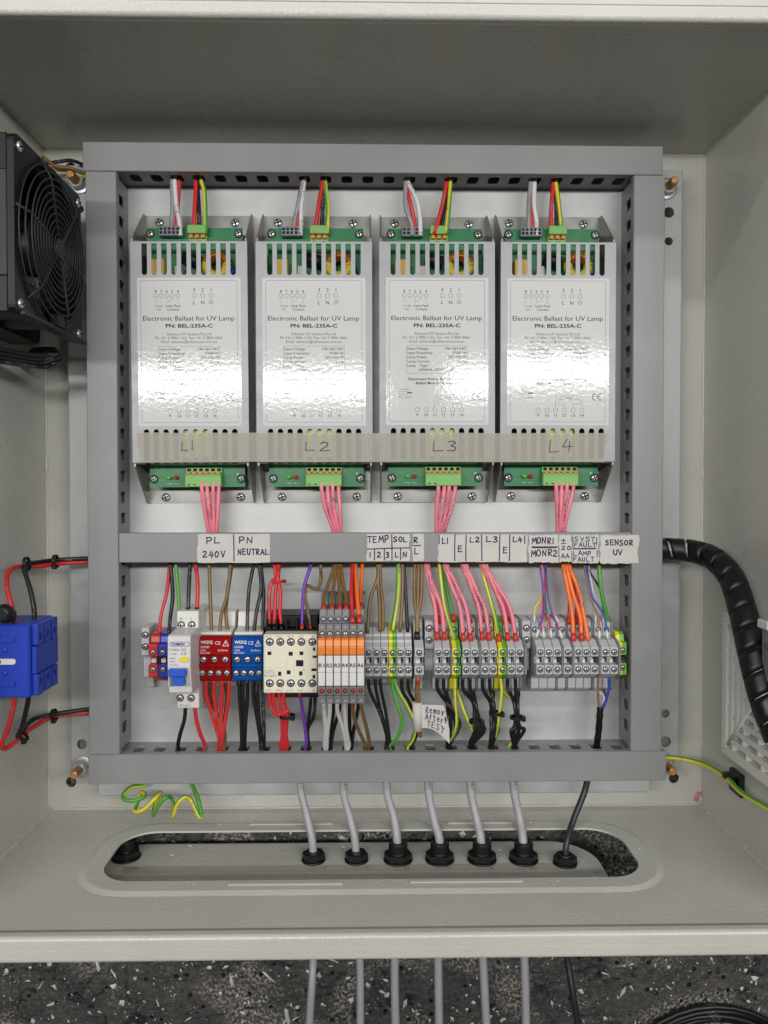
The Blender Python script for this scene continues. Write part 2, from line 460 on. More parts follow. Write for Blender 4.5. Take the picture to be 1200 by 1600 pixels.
def smooth_path(pts, k=6):
    pts = [Vector(p) for p in pts]
    if len(pts) == 2: pts = [pts[0], pts[0].lerp(pts[1], .5), pts[1]]
    q = [pts[0] * 2 - pts[1]] + pts + [pts[-1] * 2 - pts[-2]]; out = []
    for i in range(1, len(q) - 2):
        a, b, c, d = q[i - 1:i + 3]
        for j in range(k):
            t = j / k
            out.append(0.5 * ((2 * b) + (c - a) * t + (2 * a - 5 * b + 4 * c - d) * t * t + (3 * b - a - 3 * c + d) * t ** 3))
    out.append(q[-2]); return out

# screw heads: pan head with a cross recess, unit radius 1 mm
def screw_mesh(name, ring, metal, cross=True):
    s = MB('hole_dark')
    if ring: s.lathe([(1.28e-3, 0.0), (1.28e-3, 0.06e-3)], (0, 0, 0), 14)
    s.use(metal).lathe([(1e-3, 0.0), (1e-3, .25e-3), (.82e-3, .48e-3), (.4e-3, .58e-3)], (0, 0, 0), 14)
    s.use('hole_dark')
    a = R(20)
    for k in range(2 if cross else 1):
        t = a + k * math.pi / 2; c, d = math.cos(t), math.sin(t); l, w = .78e-3, .15e-3
        vs = [(c * l - d * w, d * l + c * w, .60e-3), (-c * l - d * w, -d * l + c * w, .60e-3), (-c * l + d * w, -d * l - c * w, .60e-3), (c * l + d * w, d * l - c * w, .60e-3)]
        s.add(vs + [(x, y, .40e-3) for x, y, z in vs], [(0, 1, 2, 3), (0, 4, 5, 1), (1, 5, 6, 2), (2, 6, 7, 3), (3, 7, 4, 0)])
    o = s.build(name, local=True); me = o.data; bpy.data.objects.remove(o); return me
SCREW_RING = screw_mesh('screw', True, 'steel')
SCREW = screw_mesh('screw', False, 'zinc')
SCREW_SLOT = screw_mesh('screw', True, 'zinc', False)

# handwriting: pen strokes on a unit box
HW = {
 'A': [[(0, 0), (.28, 1), (.58, 0)], [(.1, .36), (.5, .4)]], 'E': [[(.5, .98), (.05, 1), (.03, 0), (.52, .04)], [(.05, .52), (.42, .55)]],
 'F': [[(.55, 1), (.05, .96), (.04, 0)], [(.05, .5), (.42, .54)]], 'L': [[(.08, 1), (.04, .03), (.55, .06)]],
 'M': [[(0, 0), (.1, .95), (.32, .35), (.56, 1), (.66, 0)]], 'N': [[(.02, 0), (.06, .95), (.46, .05), (.52, 1)]],
 'O': [[(.3, 1), (.08, .8), (.03, .4), (.2, .03), (.42, .1), (.55, .5), (.46, .88), (.28, 1)]],
 'P': [[(.06, 0), (.08, .98)], [(.02, .95), (.38, 1), (.5, .75), (.36, .48), (.08, .42)]],
 'R': [[(.06, 0), (.08, .98)], [(.02, .95), (.38, 1), (.5, .75), (.36, .52), (.1, .46), (.54, 0)]],
 'S': [[(.5, .9), (.28, 1), (.06, .8), (.2, .56), (.44, .4), (.46, .14), (.2, 0), (.0, .12)]],
 'T': [[(-.02, .96), (.58, 1)], [(.3, .98), (.26, 0)]], 'U': [[(.04, 1), (.04, .3), (.2, .02), (.42, .1), (.5, 1)]],
 'V': [[(.0, 1), (.24, 0), (.52, 1)]], 'Y': [[(.02, 1), (.26, .5)], [(.54, 1), (.2, 0)]], 'D': [[(.05, 0), (.06, 1), (.4, .85), (.5, .45), (.35, .08), (.02, 0)]],
 '0': [[(.28, 1), (.06, .7), (.06, .25), (.26, 0), (.46, .3), (.46, .72), (.28, 1)]], '1': [[(.14, 1), (.12, 0)]],
 '2': [[(.04, .78), (.2, 1), (.44, .84), (.36, .5), (.02, .03), (.56, .06)]],
 '3': [[(.04, .9), (.3, 1), (.44, .8), (.2, .55), (.46, .38), (.36, .06), (.0, .06)]],
 '4': [[(.26, 1), (.02, .36), (.56, .42)], [(.42, .82), (.36, 0)]], '+': [[(.0, .62), (.5, .64)], [(.26, 1), (.24, .3)], [(0, .02), (.52, .05)]],
 'e': [[(.04, .36), (.4, .42), (.34, .66), (.12, .6), (.04, .2), (.3, .02), (.46, .16)]],
 'm': [[(.0, .6), (.03, 0), (.05, .4), (.18, .62), (.28, .4), (.28, 0), (.3, .42), (.46, .62), (.56, .4), (.56, 0)]],
 'o': [[(.24, .62), (.04, .4), (.1, .04), (.34, .04), (.44, .36), (.24, .62)]], 'v': [[(.0, .62), (.18, 0), (.42, .64)]],
 'f': [[(.44, .94), (.24, .96), (.18, 0)], [(.02, .52), (.4, .55)]], 't': [[(.2, .96), (.18, .06), (.36, .02)], [(.0, .62), (.4, .66)]],
 'r': [[(.04, .62), (.06, 0), (.08, .42), (.34, .62)]],
}
def pen(mb, pts, z, w, mp=None):
    """one pen stroke: a flat ribbon with rounded joints"""
    pts = [Vector((a, b)) for a, b in pts]; k = 8
    f = mp or (lambda u, v: (u, v, z))
    for a, b in zip(pts, pts[1:]):
        d = b - a
        if d.length < 1e-9: continue
        n = Vector((-d.y, d.x)).normalized() * w / 2
        mb.add([f(*(a + n)), f(*(a - n)), f(*(b - n)), f(*(b + n))], [(0, 1, 2, 3)])
    for p in pts:
        mb.add([f(p.x + w / 2 * math.cos(6.283 * i / k), p.y + w / 2 * math.sin(6.283 * i / k)) for i in range(k)], [tuple(range(k))])
def hand(mb, s, x0, x1, y0, y1, z, w, mp=None):
    """handwriting over world rect"""
    n = len(s); cw = (x1 - x0) / (n - 0.25) if n > 1 else (x1 - x0); h = y1 - y0
    for i, c in enumerate(s):
        if c == ' ': continue
        jx, jy, js = random.uniform(-.04, .04), random.uniform(-.07, .07), random.uniform(.92, 1.06)
        for st in HW[c]:
            st2 = [(x0 + i * cw + (a * js + jx) / .62 * cw * .8, y0 + (b * js + jy) * h) for a, b in st]
            sm = [(v.x, v.y) for v in smooth_path([(a, b, 0) for a, b in st2], 4)] if len(st2) > 3 and c in 'SORPUe0m23Do' else st2
            pen(mb, sm, z, w, mp)
def phand(mb, s, x0, x1, y0, y1, z, w=0.6):
    a = P(x0, y1, z); b = P(x1, y0, z)
    hand(mb, s, a.x, b.x, a.y, b.y, z / 1000, w / 1000)
def pline(mb, x0, y0, x1, y1, z, w=0.6):
    a = P(x0, y0, z); b = P(x1, y1, z); m_ = a.lerp(b, .5) + Vector((random.uniform(-.2, .2), random.uniform(-.2, .2), 0)) * .001
    pen(mb, [(a.x, a.y), (m_.x, m_.y), (b.x, b.y)], z / 1000, w / 1000)

# ================================================================== ground: dark rubber mat
g = MB('ground')
n = 2
g.quad((-3, -3, -.014), (3, -3, -.014), (3, 3, -.014), (-3, 3, -.014))
struct(g.build('ground', origin=(0, 0, -.014)))
fl = MB('fleck')
for i in range(3400):
    x = random.uniform(-.52, .52); y = random.uniform(-.62, -.30) if i < 2700 else random.uniform(.31, .62)
    r = random.choice((.0005, .0006, .0008, .0008, .0012, .0012, .0016, .0024, .0034)) * random.uniform(.6, 1.25); k = random.randint(4, 6); a0 = random.random() * 6
    st = random.choice((1, 1, 1.8, 3.0)); ca, sa = math.cos(a0), math.sin(a0); vs = []
    for j in range(k):
        u = r * st * random.uniform(.25, 1.2) * math.cos(6.283 * j / k); w = r / st ** .5 * random.uniform(.35, 1.2) * math.sin(6.283 * j / k)
        vs.append((x + u * ca - w * sa, y + u * sa + w * ca, -.0138 + random.uniform(0, .0008)))
    vs.append((x, y, -.0138 + r * .5))
    fl.add(vs, [(j, (j + 1) % k, k) for j in range(k)])
o = fl.build('rubber_flecks'); o['label'] = 'small pale flecks scattered over the dark rubber mat'; o['category'] = 'flecks'; o['kind'] = 'stuff'

# ================================================================== enclosure
XL = P(73, 750, 0).x; XR = P(1098, 750, 0).x
YT = P(585, 237, 0).y; YB = P(585, 1261, 0).y
ZF = .203
enc = thing('steel_enclosure', ((XL + XR) / 2, (YT + YB) / 2, -.014), 'light grey powder coated steel wall enclosure lying open on a dark mat', 'enclosure')
T = .0016
holes = [circ(p.x, p.y, .0048, 16) for p in (P(111, 1222, 0), P(1053, 1216, 0), P(1058, 274, 0), P(110, 262, 0))]
b = MB('powder'); b.plate([(XL - T, YB - T), (XR + T, YB - T), (XR + T, YT + T), (XL - T, YT + T)], holes, -T, 0)
b.build('back_panel', enc)
for s_, x in ((-1, XL), (1, XR)):
    b = MB('powder'); b.box(x, x + s_ * T, YB, YT, 0, ZF); b.build('side_wall', enc)
b = MB('powder'); b.box(XL - T, XR + T, YT, YT + T, 0, ZF); b.build('top_panel', enc)
# bottom panel with a pressed rim around the gland opening
oz0, oz1 = PY(585, 1299, YB).z, PY(585, 1377, YB).z
ox0 = PY(166, 1352, YB).x; ox1 = PY(1006, 1362, YB).x
def oblong(d, n=10): return rrect(ox0 - d, ox1 + d, oz0 - d, oz1 + d, min(.027 + d, (oz1 - oz0) / 2 + d - 1e-5), n)
b = MB('powder'); mpY = lambda u, v, t: (u, t, v)
dots = [PY(px, py, YB) for px, py in ((60, 1425), (1120, 1420))]
b.plate([(XL - T, 0), (XR + T, 0), (XR + T, ZF), (XL - T, ZF)], [oblong(.0190)], YB - T, YB, mpY)
o1, o2, o3 = oblong(.0190), oblong(.0140), oblong(0.0)
RH = .0016
k = len(o1)
vs = [(x, YB, z) for x, z in o1] + [(x, YB + RH * .5, z) for x, z in oblong(.0165)] + [(x, YB + RH, z) for x, z in o2]
b.add(vs, [(i + r_ * k, i + (r_ + 1) * k, (i + 1) % k + (r_ + 1) * k, (i + 1) % k + r_ * k) for i in range(k) for r_ in (0, 1)], True)
rim_holes = []
for px, py in ((170, 1335), (302, 1382), (588, 1381), (343, 1289), (588, 1288), (872, 1377), (830, 1285), (1000, 1327)):
    q = PY(px, py, YB + RH)
    rim_holes.append(circ(q.x, q.z, .0014, 8))
b.plate(o2, [o3] + rim_holes, YB + RH - T, YB + RH, mpY)
vs = [(x, YB + RH + .0001, z) for x, z in o3] + [(x, YB + RH - .005, z) for x, z in o3]
b.build('bottom_panel', enc)
for x0, x1, py in ((356, 536, 1382), (640, 818, 1378), (390, 520, 1288), (700, 800, 1286)):
    a = PY(x0, py, YB + RH); c = PY(x1, py, YB + RH)
    b = MB('powder'); b.box(a.x, c.x, YB + RH, YB + RH + .0009, a.z - .0022, a.z + .0022, .0008); b.build('pressed_rib', enc)
# rolled front rim
def rim(axis, s_, yin, x0, x1):
    """s_: +1 the wall's inner normal points to +axis"""
    pr = [(yin, ZF - .001), (yin + s_ * .0032, ZF - .0005), (yin + s_ * .0036, ZF + .001), (yin + s_ * .0036, ZF + .0045)]
    for i in range(1, 6):
        t = R(90 * i / 5); pr.append((yin + s_ * (.0036 - .0030 * (1 - math.cos(t))), ZF + .0045 + .0030 * math.sin(t)))
    pr += [(yin - s_ * .0045, ZF + .0075), (yin - s_ * .0050, ZF + .0066), (yin - s_ * .0056, ZF + .0066), (yin - s_ * .0060, ZF + .0074)]
    for i in range(0, 5):
        t = R(90 * i / 4); pr.append((yin - s_ * (.0110 + .0025 * math.sin(t)), ZF + .0074 - .0025 * (1 - math.cos(t))))
    pr += [(yin - s_ * .0135, ZF - .016), (yin - s_ * .0119, ZF - .016), (yin - s_ * .0119, ZF - .001)]
    m_ = MB('powder'); m_.prism(pr, x0, x1, axis); 
    return m_.build('front_rim', enc)
rim('x', 1, YB, XL - .0135, XR + .0135); rim('x', -1, YT, XL - .0135, XR + .0135)
rim('y', 1, XL, YB, YT); rim('y', -1, XR, YB, YT)

# sealed corner seams
for A_, B_ in ((Vector((XL, YB, 0)), Vector((XR, YB, 0))), (Vector((XL, YB, 0)), Vector((XL, YB, ZF - .002))), (Vector((XR, YB, 0)), Vector((XR, YB, ZF - .002))), (Vector((XR, YT, 0)), Vector((XR, YT, ZF - .002))), (Vector((XL, YB, 0)), Vector((XL, YT, 0))), (Vector((XR, YB, 0)), Vector((XR, YT, 0)))):
    b = MB('powder'); nsg = 90
    b.tube([A_.lerp(B_, i / nsg) for i in range(nsg + 1)], [.0009 + random.uniform(0, .0007) + (.0008 if random.random() < .06 else 0) for i in range(nsg + 1)], 8); b.build('corner_seam', enc)
# ================================================================== mounting plate
PZ = 25.0
a0, a1 = P(109, 700, PZ).x, P(1062, 700, PZ).x
yb_, yt_ = P(585, 1207, PZ).y, P(585, 262, PZ).y
bx0, bx1, byb = P(155, 1235, PZ).x, P(1014, 1235, PZ).x, P(585, 1239, PZ).y
mp_ = thing('mounting_plate', ((a0 + a1) / 2, 0, .0), 'galvanised steel mounting plate with folded edges inside the enclosure', 'plate')
hl = [circ(P(px, py, PZ).x, P(px, py, PZ).y, r_ * .00057) for px, py, r_ in ((1045, 332, 8.5), (1045, 377, 6.5), (125, 327, 6), (128, 1163, 8), (127, 1112, 6), (1040, 1115, 6.5), (1040, 1159, 8.5))]
outer = [(bx0, byb), (bx1, byb), (bx1, yb_ - .004), (a1 - .004, yb_), (a1, yb_ + .004), (a1, yt_), (a0, yt_), (a0, yb_ + .004), (a0 + .004, yb_), (bx0, yb_ - .004)]
b = MB('galv'); b.plate(outer, hl, (PZ - 2) / 1000, PZ / 1000); b.build('sheet', mp_)
for x, s_ in ((a0, -1), (a1, 1)):
    b = MB('galv'); zt = PZ / 1000
    b.prism([(x - s_ * .0002, zt - .0002), (x + s_ * .0016, zt - .0010), (x + s_ * .0022, zt - .0028), (x + s_ * .0022, .004), (x + s_ * .0004, .004), (x + s_ * .0004, zt - .003)], yb_ + .006, yt_, 'y'); b.build('folded_edge', mp_)
b = MB('galv'); b.prism([(byb + .0002, PZ / 1000 - .0002), (byb - .0016, PZ / 1000 - .0010), (byb - .0022, PZ / 1000 - .0028), (byb - .0022, .004), (byb - .0004, .004), (byb - .0004, PZ / 1000 - .003)], bx0, bx1, 'x'); b.build('folded_edge', mp_)
# corner studs with nut and washer
for i, (px, py, lab) in enumerate(((126, 1200, 'copper coloured stud and nut at the bottom left plate corner'), (1040, 1195, 'copper coloured stud and nut below the spiral wrapped loom'),
                                    (1043, 293, 'copper coloured stud and nut at the top right plate corner'), (121, 284, 'copper coloured stud and nut beside the black fan'))):
    p = P(px, py, PZ + 4)
    t = thing('earth_stud', (p.x, p.y, PZ / 1000), lab, 'stud', 'studs at the mounting plate corners')
    b = MB('zinc'); z0 = PZ / 1000
    b.lathe([(.0098, 0), (.0098, .0012), (.009, .0016), (.005, .0016)], (p.x, p.y, z0), 20); b.build('washer', t)
    b = MB('zinc'); hexa = [(p.x + .0072 * math.cos(R(60 * k + 12)), p.y + .0072 * math.sin(R(60 * k + 12))) for k in range(6)]
    b.prism(hexa, z0 + .0016, z0 + .0085, 'z'); b.build('nut', t, bevel=.0008)
    b = MB('copper'); pr = [(.0036, .0)]
    for k in range(9): pr += [(.0038, .0085 + k * .0013), (.0034, .0085 + k * .0013 + .00065)]
    pr += [(.0034, .0206), (.0026, .0214)]
    b.lathe(pr, (p.x, p.y, z0), 14); b.build('threaded_rod', t)

# ================================================================== slotted wiring ducts
LZ = 63.0
def duct(name_label, x0, x1, y0, y1, horiz, pitch=.0179, start=None, open_sides=(1, 1)):
    """lid rectangle in metres; slotted walls under it"""
    t = thing('wiring_duct', ((x0 + x1) / 2, (y0 + y1) / 2, PZ / 1000), name_label, 'cable duct', 'grey slotted wiring ducts')
    zl = LZ / 1000; zb = PZ / 1000 + .0002
    l = MB('duct'); l.box(x0, x1, y0, y1, zl - .0016, zl, .0006)
    if horiz: l.box(x0, x1, y0, y0 + .0014, zl - .0075, zl - .0017); l.box(x0, x1, y1 - .0014, y1, zl - .0075, zl - .0017)
    else: l.box(x0, x0 + .0014, y0, y1, zl - .0075, zl - .0017); l.box(x1 - .0014, x1, y0, y1, zl - .0075, zl - .0017)
    l.build('lid', t)
    f = MB('duct'); f.box(x0 + .002, x1 - .002, y0 + .002, y1 - .002, zb, zb + .0015); f.build('base', t)
    u0, u1 = (x0, x1) if horiz else (y0, y1)
    u = (start if start is not None else u0 + .012); hs = []
    while u - pitch > u0 + .008: u -= pitch
    while u < u1 - .008:
        z0, z1, z2 = zb + .0110, zb + .0255, zb + .0300
        hw, sw = .0047, .0012
        hs.append([(u - hw, z0 + .002), (u - hw + .0018, z0), (u + hw - .0018, z0), (u + hw, z0 + .002), (u + hw, z1 - .002), (u + hw - .002, z1), (u + sw, z1), (u + sw, z2), (u - sw, z2), (u - sw, z1), (u - hw + .002, z1), (u - hw, z1 - .002)])
        u += pitch
    for sd in (0, 1):
        w = MB('duct')
        if horiz:
            yy = (y0 + .0018) if sd == 0 else (y1 - .0018); o = (yy, yy + (.0013 if sd == 0 else -.0013))
            w.plate([(x0 + .001, zb), (x1 - .001, zb), (x1 - .001, zl - .002), (x0 + .001, zl - .002)], hs, min(o), max(o), lambda u, v, t: (u, t, v))
        else:
            xx = (x0 + .0018) if sd == 0 else (x1 - .0018); o = (xx, xx + (.0013 if sd == 0 else -.0013))
            w.plate([(y0 + .001, zb), (y1 - .001, zb), (y1 - .001, zl - .002), (y0 + .001, zl - .002)], hs, min(o), max(o), lambda u, v, t: (t, u, v))
        w.build('slotted_wall', t)
    return t
def lid_rect(xa, xb, ya, yb, cx, cy): return P(xa, cy, LZ).x, P(xb, cy, LZ).x, P(cx, yb, LZ).y, P(cx, ya, LZ).y
TD = lid_rect(129, 1036, 224.5, 270, 585, 247); BD = lid_rect(138, 1041, 1177, 1223, 585, 1200)
LD = lid_rect(136, 184, 271, 1176, 160, 720); RD = lid_rect(988, 1036.5, 271, 1176, 1012, 720); MD = lid_rect(187, 990, 832.5, 878.5, 590, 855)
duct('horizontal grey slotted wiring duct along the top of the plate', *TD, True, start=P(211, 280, 45).x)
duct('horizontal grey slotted wiring duct along the bottom of the plate', *BD, True, start=P(217, 1165, 45).x)
duct('vertical grey slotted wiring duct beside the fan and blue switch', LD[0], LD[1], BD[3] + .0003, TD[2] - .0003, False, start=P(190, 314, 45).y)
duct('vertical grey slotted wiring duct beside the spiral wrapped loom', RD[0], RD[1], BD[3] + .0003, TD[2] - .0003, False, start=P(975, 320, 45).y)
duct('horizontal grey slotted wiring duct across the middle carrying handwritten tapes', LD[1] + .0004, RD[0] - .0004, MD[2], MD[3], True, start=P(226, 828, 45).x)

# ================================================================== ballasts
def make_ballast():
    t = thing('ballast', (0, 0, 0), 'x', 'ballast', 'lamp ballasts in a row'); Wd, Hb, Hc, zc = .047, .125, .0905, .0425
    c = MB('chassis')
    c.box(-Wd, Wd, -Hb, Hb, .0002, .0015)
    c.build('chassis', t, local=True)
    for s_ in (-1, 1):
        c = MB('chassis'); c.prism([(-Hb, .0015), (-Hb, .006), (-Hc - .003, zc - .0015), (Hc + .003, zc - .0015), (Hb, .006), (Hb, .0015)], s_ * Wd, s_ * (Wd - .0011), 'x'); c.build('side_plate', t, local=True)
    # slotted cover
    cv = MB('alu'); pitch = .00805; hs = []
    for sg in (-1, 1):
        for k in range(10):
            x = (k - 4.5) * pitch; w = .00225
            ye, yi = sg * (Hc - .0018), sg * (Hc - .0275)
            arc = [(x + w * math.cos(R(180 * i / 6)), yi - sg * w * math.sin(R(180 * i / 6)) + sg * w) for i in range(7)]
            hs.append(arc + [(x - w, ye), (x + w, ye)])
    cv.plate([(-Wd - .0008, -Hc), (Wd + .0008, -Hc), (Wd + .0008, Hc), (-Wd - .0008, Hc)], hs, zc - .0012, zc)
    for sg in (-1, 1):   # fingers turned down at both ends
        for k in range(11):
            xa = -Wd - .0008 if k == 0 else (k - 5.5 + .5 - .5) * pitch + .00225 + .5 * pitch - .5 * pitch
            cx = (k - 5) * pitch; xa, xb = cx - pitch / 2 + .00225, cx + pitch / 2 - .00225
            if k == 0: xa = -Wd - .0008
            if k == 10: xb = Wd + .0008
            cv.prism([(sg * (Hc - .0012), zc - .0012), (sg * Hc, zc - .0006), (sg * (Hc + .0012), zc - .002), (sg * (Hc + .0014), zc - .010), (sg * (Hc + .0004), zc - .010), (sg * (Hc), zc - .0022)], xa, xb, 'x')
    cv.box(-Wd - .0008, -Wd + .0001, -Hc, Hc, zc - .012, zc - .0013); cv.box(Wd - .0001, Wd + .0008, -Hc, Hc, zc - .012, zc - .0013)
    cv.build('cover', t, local=True)
    # front label
    lb = MB('label'); lz = zc + .00025
    lb.plate(rrect(-.0424, .0424, -.0608, .0608, .0012, 3), [], zc + .00002, lz); lo = lb.build('front_label', t, local=True)
    WL[lo.name] = Vector((0, 0, 0))
    K = .0000881; z = lz + .00008
    def U(x): return (x - 550) * K
    def V(y): return (790 - y) * K
    p = MB('print'); T_ = lambda s, x, y, cap, w=None, a='c', bo=0.0: p.text(s, U(x), V(y), z, cap * K, w * K if w else None, a, bo)
    fr = rrect(U(100), U(995), V(1445), V(125), .0014, 4); p.use('print_grey').line(fr + [fr[0]], z, .00022); p.use('print')
    for s, x in zip('87654', (242, 293, 344, 394, 447)): T_(s, x, 238, 26); p.ring(U(x), V(266), z, 18 * K, .0002)
    for s, x in zip('321', (597, 676, 755)): T_(s, x, 228, 32); p.ring(U(x), V(267), z, 20 * K, .00022)
    T_('L', 597, 346, 33); T_('N', 676, 346, 33); p.ring(U(755), V(326), z, 19 * K, .00022); p.line([(U(743), V(330)), (U(767), V(330))], z, .0002); p.line([(U(755), V(312)), (U(755), V(330))], z, .0002)
    p.use('print_grey')
    for pts in ([(242, 286), (242, 308)], [(293, 286), (293, 308)], [(344, 286), (344, 332), (394, 302), (394, 286)], [(447, 286), (447, 332), (436, 332)]):
        p.line([(U(a), V(b_)) for a, b_ in pts], z, .00018)
    T_('+', 243, 334, 20); T_('-', 293, 334, 20); T_('5 Volts', 270, 371, 20, 74); T_('DC', 270, 404, 20)
    p.use('print'); T_('Lamp Fault', 403, 371, 23, 138); T_('Contacts', 403, 404, 22, 110)
    T_('Electronic Ballast for UV Lamp', 545, 497, 43, 850); T_('PN: BEL-235A-C', 548, 562, 34, 436, 'c', .022)
    p.use('print_grey')
    T_('Advance UV Systems Pty Ltd', 545, 634, 26, 415); T_('Ph: +61 2 9896 1165  Fax: +61 2 9896 4465', 542, 670, 26, 622); T_('Email: advance@advanceuv.com.au', 545, 706, 26, 516)
    bx = [(262, 735), (832, 735), (832, 995), (262, 995), (262, 735)]; p.line([(U(a), V(b_)) for a, b_ in bx], z, .0002)
    p.use('print')
    for s, s2, y in (('Input Voltage:', '198~264 VAC', 773), ('Input Frequency:', '50/60 Hz', 813), ('Lamp Power:', '200~320 W', 853), ('Lamp Current:', '2.1 A', 893)):
        T_(s, 272, y, 25, None, 'l'); T_(s2, 825, y, 25, None, 'r')
    T_('Lamp    Type:', 272, 933, 25, None, 'l'); T_('GPHHA1554T6L/4P', 377, 973, 25, 330, 'l')
    T_('Disconnect Power Before Servicing', 550, 1058, 24, 540, 'c', .015); T_('Ballast Must be Grounded', 550, 1096, 24, 400, 'c', .015)
    p.use('print_grey'); T_('8-10mm', 250, 1150, 16); T_('0.5...1.5mm', 250, 1224, 16, 124); p.line([(U(a), V(b_)) for a, b_ in ((270, 1165), (188, 1165), (188, 1190), (270, 1190), (270, 1165))], z, .00018)
    p.use('print').line([(U(270), V(1176)), (U(312), V(1176))], z, .0009)
    for s, x in zip(('9', '10', '11', '12', '13', '14'), (362, 446, 527, 610, 695, 778)): T_(s, x, 1398, 29); p.ring(U(x), V(1335), z, 20 * K, .00022)
    p.use('print_grey')
    for pts in ([(527, 1313), (527, 1205), (580, 1205)], [(610, 1313), (610, 1278), (555, 1278), (555, 1230), (580, 1230)], [(695, 1313), (695, 1275), (757, 1275), (757, 1228), (730, 1228)], [(778, 1313), (778, 1205), (730, 1205)], [(580, 1197), (730, 1197), (730, 1238), (580, 1238), (580, 1197)]):
        p.line([(U(a), V(b_)) for a, b_ in pts], z, .00020)
    T_('Lamp', 655, 1228, 22)
    p.use('print')
    for cx, bar in ((905, 0), (955, 1)):      # CE mark
        arc = [(cx + 30 * math.cos(R(a)), 1210 - 30 * math.sin(R(a))) for a in range(75, 290, 20)]
        p.line([(U(a), V(b_)) for a, b_ in arc], z, .0006)
        if bar: p.line([(U(928), V(1210)), (U(950), V(1210))], z, .0006)
    po = p.build('label_print', lo, local=True)
    # circuit board and what shows of it
    b_ = MB('pcb'); b_.box(-.0405, .0405, -.1110, .1090, .0175, .0191); b_.build('circuit_board', t, local=True)
    def part(name, m_, fn, bev=0):
        q = MB(m_); fn(q); return q.build(name, t, bevel=bev, local=True)
    pz = .0191
    part('terminal_connector', 'conn_grey', lambda q: (q.box(-.0285, -.0103, .1000, .1080, pz, pz + .008, .0004), q.use('hole_dark'), [q.box(-.0275 + i * .0035, -.0253 + i * .0035, .1015, .1037, pz + .0081, pz + .0083) for i in range(5)], [q.box(-.0275 + i * .0035, -.0253 + i * .0035, .1047, .1066, pz + .0081, pz + .0083) for i in range(5)]))
    gc = part('terminal_connector', 'conn_green', lambda q: (q.box(-.0045, .0110, .1018, .1090, pz, pz + .0085, .0005), q.box(-.0045, .0110, .0952, .1018, pz, pz + .0035), ))
    for i in range(3):
        q = MB('orange_lever'); q.box(-.0035 + i * .005, -.0001 + i * .005, .0985, .1016, pz + .0036, pz + .0068, .0004); q.build('release_lever', gc, local=True)
    def low(q):
        q.box(-.0088, .0217, -.1108, -.0996, pz, pz + .0085, .0005); q.box(-.0088, .0217, -.0996, -.0945, pz, pz + .0040, .0003); q.use('hole_dark')
        for i in range(6): q.box(-.0076 + i * .00505, -.0046 + i * .00505, -.0975, -.0952, pz + .0041, pz + .0043)
        for i in range(2): q.box(-.0066 + i * .00505, -.0046 + i * .00505, -.1093, -.1085, pz + .0086, pz + .0088)
    gc2 = part('terminal_connector', 'conn_green', low)
    for i in range(6):
        q = MB('orange_lever'); q.box(-.0076 + i * .00505, -.0044 + i * .00505, -.1004, -.0978, pz + .0087, pz + .0096, .0003); q.build('release_lever', gc2, local=True)
    part('capacitor', 'cap_yellow', lambda q: q.box(-.0345, -.0225, .064, .079, pz, pz + .014, .0006))
    part('resistor', 'resistor_white', lambda q: (q.box(-.0145, -.0090, .060, .074, pz, pz + .012, .0005), q.use('ink_black').box(-.0130, -.0105, .062, .066, pz + .0121, pz + .0122)))
    part('capacitor', 'black', lambda q: q.cyl((-.0085, .082, pz + .006), (.006, .078, pz + .006), .0055, 14))
    def tor(q):
        c0 = Vector((.0200, .0745, pz + .009)); q.tube([c0 + Vector((.0085 * math.cos(R(a)), .0085 * math.sin(R(a)), 0)) for a in range(0, 361, 15)], .0040, 10); q.use('winding')
        for a in range(20, 161, 10):
            cc = c0 + Vector((.0085 * math.cos(R(a)), .0085 * math.sin(R(a)), 0)); d = Vector((math.cos(R(a)), math.sin(R(a)), 0))
            q.tube([cc + d * (.0046 * math.cos(R(g_))) + Vector((0, 0, .0046 * math.sin(R(g_)))) for g_ in range(0, 361, 36)], .0006, 5)
    part('choke_coil', 'toroid_yellow', tor)
    part('capacitor', 'cap_blue', lambda q: q.lathe([(.003, 0), (.0038, .002), (.0038, .005), (.002, .0068)], (.0318, .071, pz), 12))
    part('capacitor', 'cap_blue', lambda q: q.lathe([(.002, 0), (.0026, .002), (.0026, .004), (.001, .0055)], (.003, .066, pz), 12))
    part('transformer', 'yellow_film', lambda q: q.box(-.009, .015, -.087, -.058, pz, pz + .0185, .0012))
    for x, m_ in ((-.0235, 'led_green'), (-.0178, 'led_red')):
        part('indicator', m_, lambda q: q.lathe([(.0019, 0), (.0019, .003), (.0015, .0044), (.0007, .005)], (x, -.1025, pz), 12))
    part('board_print', 'ink_white', lambda q: (q.text('POWER', -.0235, -.1085, pz + .00015, .0009), q.text('FAULT', -.0178, -.1085, pz + .00015, .0009), q.ring(.0345, -.1, pz + .00015, .0008, .0004, 10)))
    for x, y in ((-.0375, .1040), (.0370, .1040), (-.0370, -.1040), (.0375, -.1040)):
        inst(SCREW_RING, 'screw', (x, y, pz), t, 3.0)
    for x, y in ((-.0340, .1190), (.0315, .1185), (-.0315, -.1200), (.0340, -.1200)):
        inst(SCREW, 'screw', (x, y, .0015), t, 3.9)
    return t
bal = make_ballast()
BALX = []
